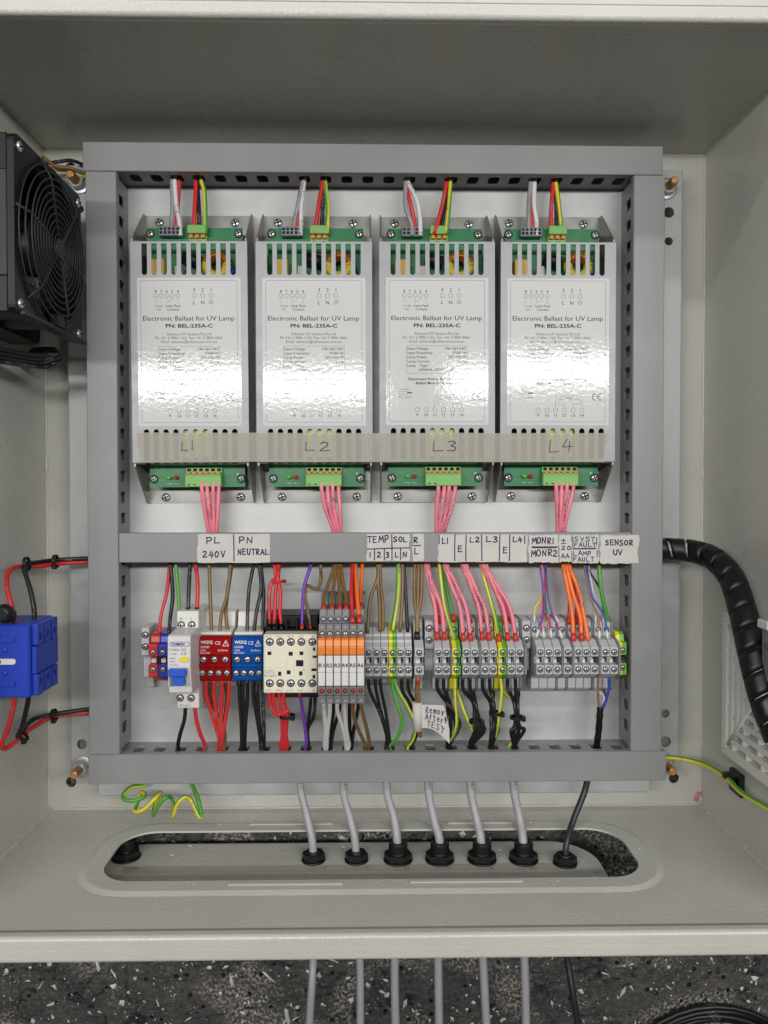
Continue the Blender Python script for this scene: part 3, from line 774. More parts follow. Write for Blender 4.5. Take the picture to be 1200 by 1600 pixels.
for i, (xa, xb) in enumerate(((206.5, 386.5), (403.5, 578.5), (596, 770.5), (783.5, 960.5))):
    p = P((xa + xb) / 2, 550, PZ + 42.5)
    o = bal if i == 0 else copy_tree(bal)
    o.location = (p.x, p.y, PZ / 1000); BALX.append(p)
    o.rotation_euler = (R((.22, .05, -.45, .12)[i]), R((0, .15, -.25, .1)[i]) * .3, R((.35, .15, .1, 0)[i]))
    o['label'] = ('lamp ballast marked L1 in aluminium housing beside the left duct', 'lamp ballast marked L2 in aluminium housing, second in the row', 'lamp ballast marked L3 in aluminium housing, third in the row', 'lamp ballast marked L4 in aluminium housing beside the right duct')[i]

# long tape over the four covers
tz = PZ + 42.5 + 1.05
b = MB('tape'); a = P(211, 676, tz); c = P(951, 722, tz); nseg = 24
top = [(a.x + (c.x - a.x) * i / nseg, a.y + random.uniform(-.0002, .0002)) for i in range(nseg + 1)]; bot = [(a.x + .004 + (c.x - a.x - .008) * i / nseg, c.y + random.uniform(-.0002, .0002)) for i in range(nseg + 1)]
b.plate(bot + top[::-1], [], tz / 1000 - .0001, tz / 1000)
tp = tag(b.build('masking_tape'), 'long strip of translucent masking tape across all four ballasts marked L1 to L4', 'tape')
b = MB('marker')
for s, x0, x1, y0, y1 in (('L1', 283, 308, 690, 704), ('L2', 477, 516, 690, 704), ('L3', 675, 716, 688, 704), ('L4', 858, 895, 688, 706)):
    phand(b, s, x0, x1, y0, y1, tz + .12, .75)
b.build('handwriting', tp)

# masking tape labels on the middle duct
def note(x0, y0, x1, y1, label, words, lines, ragged=.0006, w=.95):
    z = LZ + .35; a = P(x0, y1, z); c = P(x1, y0, z); n_ = 10
    pts = [(a.x + (c.x - a.x) * i / n_, a.y + random.uniform(-1, 1) * ragged * .5) for i in range(n_ + 1)] + [(c.x + random.uniform(-1, 1) * ragged, a.y + (c.y - a.y) * i / 6) for i in range(1, 6)] + \
          [(c.x - (c.x - a.x) * i / n_, c.y + random.uniform(-1, 1) * ragged * .4) for i in range(n_ + 1)] + [(a.x + random.uniform(-1, 1) * ragged, c.y - (c.y - a.y) * i / 6) for i in range(1, 6)]
    b = MB('paper'); b.plate(pts, [], z / 1000 - .0003, z / 1000)
    o = tag(b.build('tape_note'), label, 'tape label', 'handwritten tape labels on the middle duct')
    m_ = MB('marker')
    for s, *q in words: phand(m_, s, q[0], q[1], q[2], q[3], z + .12, w)
    for q in lines: pline(m_, *q, z + .12, w)
    m_.build('handwriting', o)
note(309, 834.5, 421.5, 879.5, 'tape label handwritten PL 240V and PN NEUTRAL on the middle duct', [('PL', 322, 345, 839, 849), ('240V', 317, 352, 861, 871), ('PN', 373, 395, 839, 848.5), ('NEUTRAL', 372, 420, 857.5, 866.5)], [(365, 836, 365.5, 877)])
note(573, 834.5, 640, 876.5, 'tape label handwritten TEMP 1 2 3 and SOL L N', [('TEMP', 574.5, 607, 837.5, 847.5), ('SOL', 615, 636, 839, 846.5), ('1', 577, 584, 863, 871), ('2', 589, 597, 863, 871), ('3', 603, 610, 863, 871), ('L', 617, 624, 863, 871), ('N', 630, 638, 863, 871)], [(612, 836, 612.5, 875), (574, 858, 639, 856), (585, 858, 585, 875), (600.5, 858, 600.5, 875), (626, 857, 626, 874)])
note(644.5, 834, 662, 877, 'narrow tape label handwritten R over L on the middle duct', [('R', 646, 655, 839, 848), ('L', 647, 656, 856, 866)], [(645.5, 852.5, 657, 852)])
note(684.5, 835, 824, 878.5, 'long tape label handwritten L1 E L2 L3 E L4', [('L1', 691, 703, 841, 850), ('E', 716, 725, 852, 862), ('L2', 734, 750, 838.5, 847), ('L3', 760, 778, 838.5, 847), ('E', 786, 795, 854, 863.5), ('L4', 801, 816, 838.5, 847)], [(685.8, 836, 686, 850), (711, 836, 710.5, 876), (728.5, 836, 728, 876), (752.5, 836, 753, 876), (781, 836, 780.5, 876), (796.5, 836, 796, 876), (820, 837, 820, 849)])
note(826, 836, 872.5, 879, 'tape label handwritten MONR1 over MONR2 on the middle duct', [('MONR1', 831, 869, 840, 849.5), ('MONR2', 830, 871, 859, 869)], [(831, 854.5, 870.5, 854.5), (832, 855.6, 869, 855.6)], .001)
note(873.5, 836, 893, 878, 'narrow tape label handwritten with plus minus 20 AA', [('+', 877, 887.5, 841, 849), ('20', 878, 892, 853, 859), ('AA', 877, 889, 865, 872)], [], .001, .72)
note(894, 836, 935.5, 880, 'tape label handwritten SYST FAULT over LAMP FAULT', [('SYST', 897.5, 930, 839, 846), ('FAULT', 897.5, 931, 848, 854.5), ('LAMP', 896, 924, 861, 868), ('FAULT', 896, 928, 870.5, 877.5)], [(894.8, 857, 932, 856.5), (895, 857.8, 930, 857.6), (895, 839, 895, 855), (932.5, 840, 932.5, 852), (933, 860, 933, 870)], .0008, .72)
note(938, 836, 998, 880.5, 'tape label handwritten SENSOR UV at the right end of the middle duct', [('SENSOR', 946, 989, 844, 852), ('UV', 958, 973, 859, 867)], [], .001)

# ================================================================== DIN rail
YC = P(750, 1033.5, 72).y        # centre line of the terminal row
ra, rb = P(226, 1030, 32).x, P(972, 1030, 32).x
b = MB('zinc'); pz = PZ / 1000
b.prism([(YC - .0175, pz + .0065), (YC - .0175, pz + .0075), (YC - .0125, pz + .0075), (YC - .0125, pz + .0012), (YC + .0125, pz + .0012), (YC + .0125, pz + .0075), (YC + .0175, pz + .0075), (YC + .0175, pz + .0065), (YC + .0135, pz + .0065), (YC + .0135, pz + .0002), (YC - .0135, pz + .0002), (YC - .0135, pz + .0065)], ra, rb, 'x')
tag(b.build('mounting_rail'), 'zinc plated mounting rail behind the row of terminals and relays', 'rail')

PROF2 = [(-31, 1), (-31, 21), (-28, 25), (-17, 26), (-16, 37), (-11, 46.5), (-3.6, 46.5), (-3.2, 38), (3.2, 38), (3.6, 46.5), (11, 46.5), (16, 37), (17, 26), (28, 25), (31, 21), (31, 1)]
PROF1 = [(-25, 1), (-25, 20), (-20, 24), (-16.5, 36), (-12, 46.5), (-3.6, 46.5), (-3.2, 38), (3.2, 38), (3.6, 46.5), (12, 46.5), (15, 42), (17, 41.5), (19, 36), (21, 35.5), (25, 27), (25, 1)]
PROFS = [(-21, 1), (-21, 21), (-19, 24), (-14, 25), (-14, 39), (-13, 40), (-3.6, 40), (-3.2, 29), (3.2, 29), (3.6, 40), (13, 40), (14, 39), (14, 33), (19, 32), (21, 29), (21, 1)]
def terminal(x0, x1, label, kind=2, m='grey_block', group='grey rail terminals', yc=None, screws=True, front=46.5):
    """rail terminal whose front face spans these photo columns"""
    prof = {1: PROF1, 2: PROF2, 3: PROFS}[kind]; fz = PZ + max(q[1] for q in prof); yc = YC if yc is None else yc
    xa, xb = P(x0, 1033, fz).x + .00012, P(x1, 1033, fz).x - .00012
    pr = [(yc + a / 1000, (PZ + c) / 1000) for a, c in prof]
    t = thing('earth_terminal' if m == 'earth' else 'terminal_block', ((xa + xb) / 2, yc, PZ / 1000), label, 'terminal', group)
    if m == 'earth':
        xm = xa + (xb - xa) * .48
        for q0, q1, mm, nm in ((xa, xm, 'earth_yellow', 'yellow_half'), (xm, xb, 'earth_green', 'green_half')):
            b = MB(mm); b.prism(pr, q0, q1); b.build(nm, t)
    else:
        b = MB(m); b.prism(pr, xa, xb); b.build('housing', t, bevel=.00035)
    xc = (xa + xb) / 2; sc = min(2.05, (xb - xa) * 1000 * .36)
    zt = fz / 1000
    for dy in (.0072, -.0072):
        inst(SCREW_RING, 'screw', (xc, yc + dy, zt + .00003), t, sc, (0, 0, random.uniform(0, 3)))
    b = MB('resistor_white'); zs = zt - .0085
    b.box(xa + .0010, xb - .0026, yc - .0030, yc + .0006, zs + .00005, zs + .003, .0003); b.build('jumper_socket', t)
    b = MB('hole_dark'); b.box(xb - .0025, xb - .0008, yc - .0026, yc + .0024, zs + .00005, zs + .0012); b.build('jumper_slot', t)
    if kind == 2:
        zt2 = (PZ + 25.6) / 1000
        inst(SCREW_RING, 'screw', (xc, yc + .0222, zt2 + .0001), t, sc, (0, 0, random.uniform(0, 3)))
        b = MB('hole_dark'); b.box(xc - .0018, xc + .0018, yc - .0312, yc - .0309, (PZ + 8) / 1000, (PZ + 14) / 1000); b.build('wire_entry', t)
        b = MB('hole_dark'); b.prism([(yc - .0135, (PZ + 41.9) / 1000), (yc - .0155, (PZ + 38.1) / 1000), (yc - .0153, (PZ + 37.9) / 1000), (yc - .0133, (PZ + 41.7) / 1000)][::-1], xc - .0018, xc + .0018)
    if kind == 1:
        b = MB('ink_black'); z = zt + .0001
        xq = xa + .0009
        for sg in (1, -1): b.line([(xq + .0010, yc + sg * .0112), (xq, yc + sg * .0112), (xq, yc + sg * .0046), ] if sg > 0 else [(xq, yc - .0046), (xq, yc - .0112), (xq + .0010, yc - .0112)], z, .00035)
        if m == 'grey_block': b.build('printed_mark', t)
    return t
def end_stop(x0, x1, label, yc=None, h=30, prof=None):
    yc = YC if yc is None else yc
    xa, xb = P(x0, 1000, PZ + h).x, P(x1, 1000, PZ + h).x
    t = thing('end_stop', ((xa + xb) / 2, yc, pz), label, 'end stop', 'rail end stops')
    pr = [(-24, 1), (-24, h * .35), (-14, h * .55), (-13, h - 6), (5, h - 6), (7, h), (30, h), (31, h - 3), (31, 1)]
    b = MB('grey_block'); b.prism([(yc + a / 1000, (PZ + c) / 1000) for a, c in pr], xa, xb); b.build('housing', t, bevel=.0004)
    for dy in (.0245, .0145):
        inst(SCREW_RING, 'screw', ((xa + xb) / 2, yc + dy, (PZ + h) / 1000 + .00003), t, 2.4)
    return t
def end_plate(x0, x1, label):
    xa, xb = P(x0, 1033, 71.5).x, P(x1, 1033, 71.5).x
    b = MB('grey_mid'); b.prism([(YC + a * 1.015 / 1000, (PZ + c * (1.01 if c > 40 else 1)) / 1000) for a, c in PROF2 if not (-3.7 < a < 3.7)], xa, xb)
    return tag(b.build('end_plate', bevel=.0003), label, 'end plate', 'separator plates between terminals')

# ---- far left: end stop, red, blue and earth terminals
end_stop(221, 233, 'grey rail end stop beside the red terminal', YC - .006, h=24)
terminal(231.5, 246.5, 'red rail terminal left of the blue one', 3, 'red_terminal', 'supply terminals by the circuit breaker')
terminal(247, 261.5, 'blue rail terminal between the red one and the circuit breaker', 3, 'blue_terminal', 'supply terminals by the circuit breaker')
terminal(262, 272, 'earth terminal half hidden behind the white circuit breaker', 3, 'earth', 'supply terminals by the circuit breaker')

# ---- circuit breaker
xa, xb = P(261.5, 1040, 100).x, P(297.5, 1040, 100).x
yA, yB, yC_, yD = P(280, 955, 70).y, P(280, 993, 100).y, P(280, 1085, 100).y, P(280, 1107, 70).y
cb = thing('circuit_breaker', ((xa + xb) / 2, YC, pz), 'white circuit breaker with blue toggle and yellow button', 'circuit breaker')
b = MB('white_plastic'); z = lambda v: v / 1000
b.prism([(yD, z(32)), (yD, z(69.5)), (yC_ - .003, z(70)), (yC_ - .002, z(88)), (yC_, z(95)), (yC_ + .006, z(96)), (yB - .024, z(100)), (yB - .001, z(99)), (yB, z(96)), (yB + .001, z(70)), (yA, z(69)), (yA, z(32))], xa, xb); b.build('housing', cb, bevel=.0006)
tg = MB('blue_plastic'); tg.use('toggle_blue'); c = P(279, 1052, 100); tg.box(c.x - .0068, c.x + .0068, c.y - .0015, c.y + .0042, .094, .1060, .0008); tg.box(c.x - .0048, c.x + .0048, c.y - .0095, c.y - .0016, .094, .1025, .0006); tg.build('toggle', cb)
q = MB('white_plastic'); q.box(c.x - .0078, c.x - .0070, c.y - .011, c.y + .0045, .094, .1012, .0003); q.box(c.x + .0070, c.x + .0078, c.y - .011, c.y + .0045, .094, .1012, .0003); q.build('toggle_guard', cb)
q = MB('button_yellow'); p = P(288, 1030.5, 100.5); q.plate(rrect(p.x - .0033, p.x + .0033, p.y - .0021, p.y + .0021, .0020, 5), [], .0990, .1012); q.build('test_button', cb)
for px, py in ((283, 976.5), (299.5, 976.5), (281.5, 1090.5), (298.5, 1090.5)):
    p = P(px, py, 70); inst(SCREW_RING, 'screw', (p.x, p.y, .0700 if py < 1000 else .0699), cb, 2.5, (0, 0, random.uniform(0, 3)))
q = MB('ink_blue'); q.ptext('TOMZN', 278, 1008.5, 100.3, 4, 20, bold=.02)
w = P(280.5, 1006.5, 100.3); hexa = [(w.x + dx, w.y + dy) for dx, dy in ((-.0078, 0), (-.0066, .0017), (.0066, .0017), (.0078, 0), (.0066, -.0017), (-.0066, -.0017), (-.0078, 0))]
q.line(hexa, w.z, .00035); q.use('ink_grey')
for s, px, py, cap, wd in (('TOB3L-32F', 277, 1017, 3.6, 27), ('C10', 270, 1023.5, 3.6, 10), ('CE', 287, 1023.5, 4.4, 9), ('6000A', 270, 1030, 2.4, 10), ('240V~', 270, 1035, 2.4, 10), ('IN 30mA', 272, 1040, 2.4, 13)): q.ptext(s, px, py, 100.3, cap, wd)
q.build('printing', cb)
q = MB('ink_grey'); 
for s, px, py, zz in (('N', 283, 968.5, 70.3), ('~', 291, 968, 70.3), ('L', 299, 968.5, 70.3), ('N out L', 290, 1104, 70.1)): q.ptext(s, px, py, zz, 4)
q.build('terminal_letters', cb)

# ---- distribution blocks
def dist_block(x0, x1, colour, label):
    xa, xb = P(x0, 1030, 70).x, P(x1, 1030, 70).x; xm = (xa + xb) / 2
    yt, yb = P(x0, 996, 68).y, P(x0, 1066, 70).y
    t = thing('distribution_block', (xm, (yt + yb) / 2, pz), label, 'distribution block', 'screw distribution blocks')
    b = MB('white_plastic'); b.prism([(yb - .012, z(30)), (yb - .012, z(38)), (yb + .001, z(48)), (yb + .001, z(56)), (yt - .001, z(58)), (yt + .0012, z(62)), (yt + .0032, z(61)), (yt + .0050, z(44)), (yt + .017, z(41)), (yt + .018, z(38)), (yt + .018, z(30))], xa + .0006, xb - .0006); b.build('base', t, bevel=.0006)
    b = MB(colour); H = yt - yb
    pr = [(yb, z(57)), (yb, z(66)), (yb + H * .06, z(67)), (yb + H * .30, z(67.2)), (yb + H * .34, z(70)), (yb + H * .40, z(70)), (yb + H * .42, z(67.5)), (yb + H * .60, z(68)), (yb + H * .63, z(71)), (yb + H * .97, z(67)), (yt, z(64)), (yt, z(58.5))]
    inner = [(a + (.0006 if i in (0, 1, 2) else (-.0006 if i >= len(pr) - 2 else 0)), c - .0009) for i, (a, c) in enumerate(pr)]
    b.prism(pr, xa, xb); b.build('cover', t, bevel=.0004)
    b = MB('steel'); b.box(xa + .002, xb - .002, yb + .002, yb + H * .60, z(58.2), z(62)); b.build('busbar', t)
    for fr, n_, s_, zz in ((.50, 3, 2.5, 67.75), (.19, 4, 2.3, 67.15)):
        for i in range(n_):
            inst(SCREW_SLOT, 'screw', (xa + (xb - xa) * (i + .5) / n_, yb + H * fr, z(zz)), t, s_, (0, 0, random.uniform(0, 3)))
    q = MB('ink_white'); sl = lambda f: z(71) + (z(67) - z(71)) * (f - .63) / .34 + .00012
    def row(s, u, f, cap, wd, bold=0):
        k = len(q.v); q.text(s, xa + (xb - xa) * u, yb + H * f, 0, cap, wd, 'l', bold)
        q.v[k:] = [(x, y, sl((y - yb) / H)) for x, y, _ in q.v[k:]]
    row('WKDQ', .08, .86, .0024, .0100, .02); row('UKK80', .08, .765, .0019, .0075); row('In:80A', .08, .70, .0015, .005); row('CE', .52, .84, .0026, .0045); row('690V AC/DC', .08, .645, .0014, .0085); row('2x16mm', .62, .70, .0015, .008)
    # warning triangle
    tr = [(xa + (xb - xa) * u, yb + H * f) for u, f in ((.76, .81), (.94, .81), (.85, .93), (.76, .81))]
    k = len(q.v); q.line(tr, 0, .0004); q.line([(tr[2][0], yb + H * .90), (tr[2][0], yb + H * .845)], 0, .0004); q.v[k:] = [(x, y, sl((y - yb) / H)) for x, y, _ in q.v[k:]]
    q.build('printing', t)
dist_block(308.5, 360, 'red_clear', 'distribution block with glossy red cover beside the circuit breaker')
dist_block(362, 410, 'blue_clear', 'distribution block with glossy blue cover beside the cream contactor')

# ---- contactor
FZ = 85.0
ct = thing('contactor', (P(453, 1036, FZ).x, YC, pz), 'cream fronted contactor with black body between blue block and relays', 'contactor')
b = MB('cream'); b.pbox(411.5, 991.5, 496, 1083, 70, FZ, .0008); b.build('front_cover', ct)
xa, xb = P(411.5, 1036, FZ).x + .0004, P(495, 1036, FZ).x - .0004
yt, yb = P(450, 991.5, FZ).y, P(450, 1083, FZ).y
b = MB('black_soft'); b.box(xa, xb, yb - .0015, yt + .0015, .030, .0698, .0006); b.box(xa, xb, yt + .0016, yt + .0120, .030, .062, .0006); b.box(xa, xb, yb - .010, yb - .0016, .030, .060, .0006); b.build('body', ct)
for i in range(6):
    b = MB('black_soft'); x = xa + (xb - xa) * i / 5; x = min(max(x, xa + .0008), xb - .0008); b.box(x - .0007, x + .0007, yt + .0017, yt + .0095, .0621, .0720, .0003); b.build('barrier', ct)
b = MB('black_soft'); b.pbox(425, 966, 506, 985, 30, 52, .0008); b.build('base', ct)
for px in (438, 455, 471, 490):
    p = P(px, 972.5, 52); b = MB('hole_dark'); b.plate(circ(p.x, p.y, .0013, 10), [], .0520, .05215); b.build('mounting_hole', ct)
for py in (1003, 1067.5):
    for px in (421.5, 438, 454.5, 471, 488):
        p = P(px, py, FZ); inst(SCREW_RING, 'screw', (p.x, p.y, FZ / 1000), ct, 2.55, (0, 0, random.uniform(0, 3)))
for x0, y0, x1, y1 in ((418, 1018, 424, 1023.5), (451, 1018.5, 457.5, 1024.5), (468, 1018, 474, 1023.5), (489, 1011.5, 492.5, 1017), (488.5, 1024.5, 495, 1028), (434.5, 1049.5, 439.5, 1056), (448, 1047.5, 454, 1053.5), (467.5, 1049, 472.5, 1055.5), (486.5, 1044.5, 494.5, 1048.5), (488.5, 1054.5, 492.5, 1060)):
    b = MB('hole_dark'); b.pbox(x0, y0, x1, y1, FZ - .3, FZ + .12); b.build('opening', ct)
b = MB('cream'); b.pbox(459, 1030.5, 476, 1042, FZ, FZ + .35, .0002); s_ = b.build('slider', ct); b = MB('hole_dark'); b.pbox(462.5, 1031.5, 474, 1041, FZ + .3, FZ + .5); b.build('slider_window', s_)
b = MB('cream'); b.pbox(415.5, 1029, 448, 1043.5, FZ, FZ + .5, .0003); b.build('marker_plate', ct)
q = MB('ink_grey')
for s, px in zip(('1L1', '3L2', '5L3', '21NC', 'A1'), (419, 437, 453.5, 470, 491)): q.ptext(s, px, 996, FZ + .15, 3.2, 9)
for s, px in zip(('2T1', '4T2', '6T3', '22NC', 'A2'), (419, 436, 453, 469, 492)): q.ptext(s, px, 1080.5, FZ + .15, 3.4, 9.5)
q.ptext('CJX2', 414, 1051.5, FZ + .15, 4.6, 15, 'l'); q.ptext('K1601', 414, 1058, FZ + .15, 4.6, 17, 'l')
q.ptext('I', 460, 1048, FZ + .15, 3); q.ptext('O', 475, 1048, FZ + .15, 3)
q.build('printing', ct)

# ---- six slim relays
RZ = 105.0
rx0, rx1 = P(496.3, 1040, RZ).x, P(569.6, 1040, RZ).x; rp = (rx1 - rx0) / 6
def yz(py, zz): return (P(533, py, zz).y, zz / 1000)
def make_relay(i):
    t = thing('slim_relay', (rx0 + rp * (i + .5), YC, pz), 'slim relay marked R%d with orange lever and white face' % (i + 1), 'relay', 'slim interface relays')
    xa, xb = rx0 + rp * i + .00015, rx0 + rp * (i + 1) - .00015; xm = (xa + xb) / 2
    b = MB('relay_grey')
    t11, b11 = yz(952, 83), yz(973.5, 84); t14, b14 = yz(975, 95), yz(996.5, 95); la, lb = yz(1073, 104), yz(1086, 103); a1, a2 = yz(1086.5, 95), yz(1099.5, 94)
    back = yz(930, 58)
    b.prism([(a2[0], .030), a2, (a1[0], .095), (lb[0], .1025), (la[0], .104), (la[0], .090), (b14[0], .090), (b14[0], .095), (t14[0], .095), (b11[0], .0855), (b11[0], .084), t11, (t11[0], .058), back, (back[0], .030)], xa, xb); b.build('socket', t, bevel=.0003)
    o1, o2 = yz(998, 106), yz(1023.5, 106); om = (o1[0] + o2[0]) / 2
    b = MB('relay_orange'); b.prism([(o2[0], .0905), (o2[0], .1055), (om - .0004, .1066), (om, .1060), (om + .0004, .1068), (o1[0] - .001, .1056), (o1[0], .1035), (o1[0], .0905)], xa + .0001, xb - .0001); b.build('lever', t, bevel=.0003)
    w1, w2 = yz(1024.5, RZ), yz(1072, RZ)
    b = MB('white_plastic'); b.box(xa + .0002, xb - .0002, w2[0], w2[0] + (w1[0] - w2[0]) * .44, .091, .1046, .0003); b.box(xa + .0002, xb - .0002, w2[0] + (w1[0] - w2[0]) * .45, w1[0], .091, .1052, .0003); b.build('relay_body', t)
    b = MB('ink_black'); k = (CAM_Z - .1055) / F_PX; b.text('R%d' % (i + 1), xm, P(533, 1042.5, RZ).y, .10535, 6.0 * k, 9.0 * k, 'c', .02); b.build('marking', t)
    b = MB('ink_white')
    for s, py, zz in (('11', 958, .0842), ('14', 981, .0952), ('A1', 1096.0, .0954)): b.text(s, xm, P(533, py, zz * 1000).y, zz, .0014)
    b.build('terminal_numbers', t)
    b = MB('led_red'); yl = (la[0] + lb[0]) / 2; b.lathe([(.0014, 0), (.0014, .0006), (.0008, .0010)], (xm, yl, .1033), 10); b.use('hole_dark').lathe([(.0019, 0), (.0019, .00045)], (xm, yl, .1033), 10); b.build('indicator', t)
    for py, zz in ((968, 83.9), (990.5, 95)):
        p = P(533, py, zz); inst(SCREW_RING, 'screw', (xm, p.y, zz / 1000 + .00005), t, 1.9, (0, 0, random.uniform(0, 3)))
for i in range(6): make_relay(i)

# ---- terminals
tw = 12.35
names = ['first grey terminal under the TEMP tape, beside relay R6', 'second grey terminal under the TEMP tape', 'third grey terminal under the TEMP tape, beside the earth terminal']
for i in range(3): terminal(570 + i * tw, 570 + (i + 1) * tw, names[i], 1, group='temperature and solenoid terminals')
terminal(607.3, 619.8, 'yellow and green earth terminal between the TEMP and SOL terminals', 1, 'earth', 'yellow and green earth terminals')
terminal(620, 632, 'grey terminal right of the earth terminal, under the SOL L mark', 1, group='temperature and solenoid terminals')
terminal(632.2, 644, 'outer grey terminal under the SOL N mark', 1, group='temperature and solenoid terminals')
terminal(647.5, 662.5, 'single grey terminal under the R over L tape, standing alone', 2, group='temperature and solenoid terminals')
end_stop(664, 677, 'grey end stop with two screws between the single terminal and pink wires', h=30)
X8 = [(679, 691), (691.3, 703.5), 'E', (722.5, 735), (735.3, 748), (752, 764.3), (764.6, 777), 'E', (793, 805.5), (805.8, 818.5)]
lab8 = ['L1, outer', 'L1, inner', '', 'L2, outer', 'L2, inner', 'L3, outer', 'L3, inner', '', 'L4, inner', 'L4, outer']
for i, q in enumerate(X8):
    if q == 'E':
        first = i == 2
        terminal(706.5 if first else 778.5, 720 if first else 791.8, 'yellow and green earth terminal under the first E mark' if first else 'yellow and green earth terminal under the second E mark', 2, 'earth', 'yellow and green earth terminals')
    else: terminal(q[0], q[1], 'grey two tier terminal with pink wires under mark %s of its pair' % lab8[i], 2, group='two tier lamp terminals')
end_plate(748.5, 751.5, 'thin grey separator plate between the L2 and L3 terminals')
end_plate(704, 706, 'thin grey separator plate left of the first earth terminal')
end_plate(819.2, 823.5, 'grey cover plate closing the right end of the lamp terminals')
end_stop(816, 829, 'grey end stop with two screws between the lamp and monitor terminals', h=30)
X9 = [(838, 850.6), (851, 864.2), (864.6, 877.6), (881, 893.6), (897.5, 910), (910.4, 922.5), (922.9, 935.5), (939.5, 953), (953.4, 966)]
n9 = ['first', 'second', 'third', 'fourth', 'fifth', 'sixth', 'seventh', 'eighth', 'ninth']
for i, q in enumerate(X9): terminal(q[0], q[1], '%s grey monitor terminal counted from the lamp terminals%s' % (n9[i], ', set apart on both sides' if i == 3 else ''), 2, group='two tier monitor terminals')
for q, s in (((878, 880.6), 'separator plate after the third monitor terminal'), ((894, 897.2), 'separator plate after the fourth monitor terminal'), ((936, 939), 'separator plate after the seventh monitor terminal'), ((966.4, 970), 'cover plate closing the right end of the monitor terminals')): end_plate(*q, 'thin grey ' + s)
terminal(966, 979, 'yellow and green earth terminal at the right end of the rail', 3, 'earth', 'yellow and green earth terminals')

# ================================================================== gland plate and glands
YG = YB - .0205
gz0 = PY(585, 1316, YG).z; gz1 = gz0 + .118
gx0, gx1 = PY(150, 1340, YG).x, PY(940, 1352, YG).x
gp = thing('gland_plate', ((gx0 + gx1) / 2, YG, (gz0 + gz1) / 2), 'loose grey steel gland plate hanging below the enclosure opening', 'gland plate')
GL = [(490, 1337, 0), (557, 1337, 0), (622, 1335, 1), (687, 1335, 1), (753, 1335, 1), (818, 1335, 1), (883, 1342, 0), (197, 1331, 1)]
gpos = [PY(px, py, YG + (.004 if k == 0 else .005)) for px, py, k in GL]
hs = [circ(p.x, p.z, .0055, 14) for p in gpos]
for px, py in ((296, 1322), (268, 1337), (536, 1324), (932, 1363), (782, 1329)):
    q = PY(px, py, YG); hs.append(circ(q.x, q.z, .0021, 10))
b = MB('powder'); b.plate(rrect(gx0, gx1, gz0, gz1, .040, 10), hs, YG - .0016, YG, lambda u, v, t: (u, t, v)); b.build('sheet', gp)
b = MB('tape'); zz0, zz1 = PY(585, 1351, YG).z, PY(585, 1362, YG).z
b.box(gx0 + .03, gx1 - .03, YG + .0001, YG + .0003, zz0, zz1); b.build('tape_strip', gp)
b = MB('ink_grey')
for i, (px, _, k) in enumerate(GL):
    q = PY(px - 2, 1357, YG); y = YG + .0006
    for rr in (.0022,):
        vs = [(q.x + rr_ * math.cos(6.283 * j / 14), y, q.z + rr_ * math.sin(6.283 * j / 14)) for rr_ in (rr - .00015, rr + .00015) for j in range(14)]
        b.add(vs, [(j, (j + 1) % 14, 14 + (j + 1) % 14, 14 + j) for j in range(14)])
    vs0 = len(b.v); m_ = MB('ink_grey'); hand(m_, '20' if k else '12', q.x + .006, q.x + .011, -q.z - .0016, -q.z + .0016, 0, .0003)
    b.add([(x, y, -yy) for x, yy, _z in m_.v], m_.f)
b.build('pencil_marks', gp)
gnames = ['first small', 'second small', 'first threaded', 'second threaded', 'third threaded', 'fourth threaded', 'small', 'empty threaded']
glab = ['small black cable gland nut at the left end of the cable row', 'small black cable gland nut, second from the left with a cable', 'threaded black cable gland, third along the cable row', 'threaded black cable gland, fourth along the cable row', 'threaded black cable gland, fifth along the cable row', 'threaded black cable gland, last one holding a grey cable', 'small black cable gland nut holding the thin black cable', 'empty threaded black cable gland alone at the far left of the plate']
for (px, py, k), p, lab in zip(GL, gpos, glab):
    t = thing('cable_gland', (p.x, YG, p.z), lab, 'cable gland', 'black cable glands in the gland plate')
    ro = .0122 if k else .0100; hh = .0052
    b = MB('black'); b.lathe([(ro * 1.0, 0), (ro * 1.02, .001), (ro, .0016)], (p.x, YG + .0001, p.z), 24, 'y'); b.build('flange', t)
    b = MB('black'); hx = [(p.x + ro * math.cos(R(60 * j + 10)), p.z + ro * math.sin(R(60 * j + 10))) for j in range(6)]
    b.prism(hx, YG + .0017, YG + .0017 + hh, 'y'); b.build('lock_nut', t, bevel=.0006)
    b = MB('black'); top = .0069
    if k:
        pr = []; r0 = .0080
        for j in range(6): pr += [(r0, top + j * .0013), (r0 - .0007, top + j * .0013 + .00065)]
        pr += [(r0, top + .008), (r0 - .0008, top + .009), (.0042, top + .009), (.0040, top + .006)]
    else: pr = [(.0062, top), (.0062, top + .0012), (.0056, top + .0018), (.0036, top + .0018), (.0034, top + .0005)]
    b.lathe(pr, (p.x, YG, p.z), 18, 'y'); b.build('threaded_neck', t)
    b = MB('black'); b.lathe([(.0095 if k else .0078, -.0018), (.0095 if k else .0078, -.010), (.0075, -.022), (.0045, -.024)][::-1], (p.x, YG, p.z), 16, 'y'); b.build('dome_nut', t)

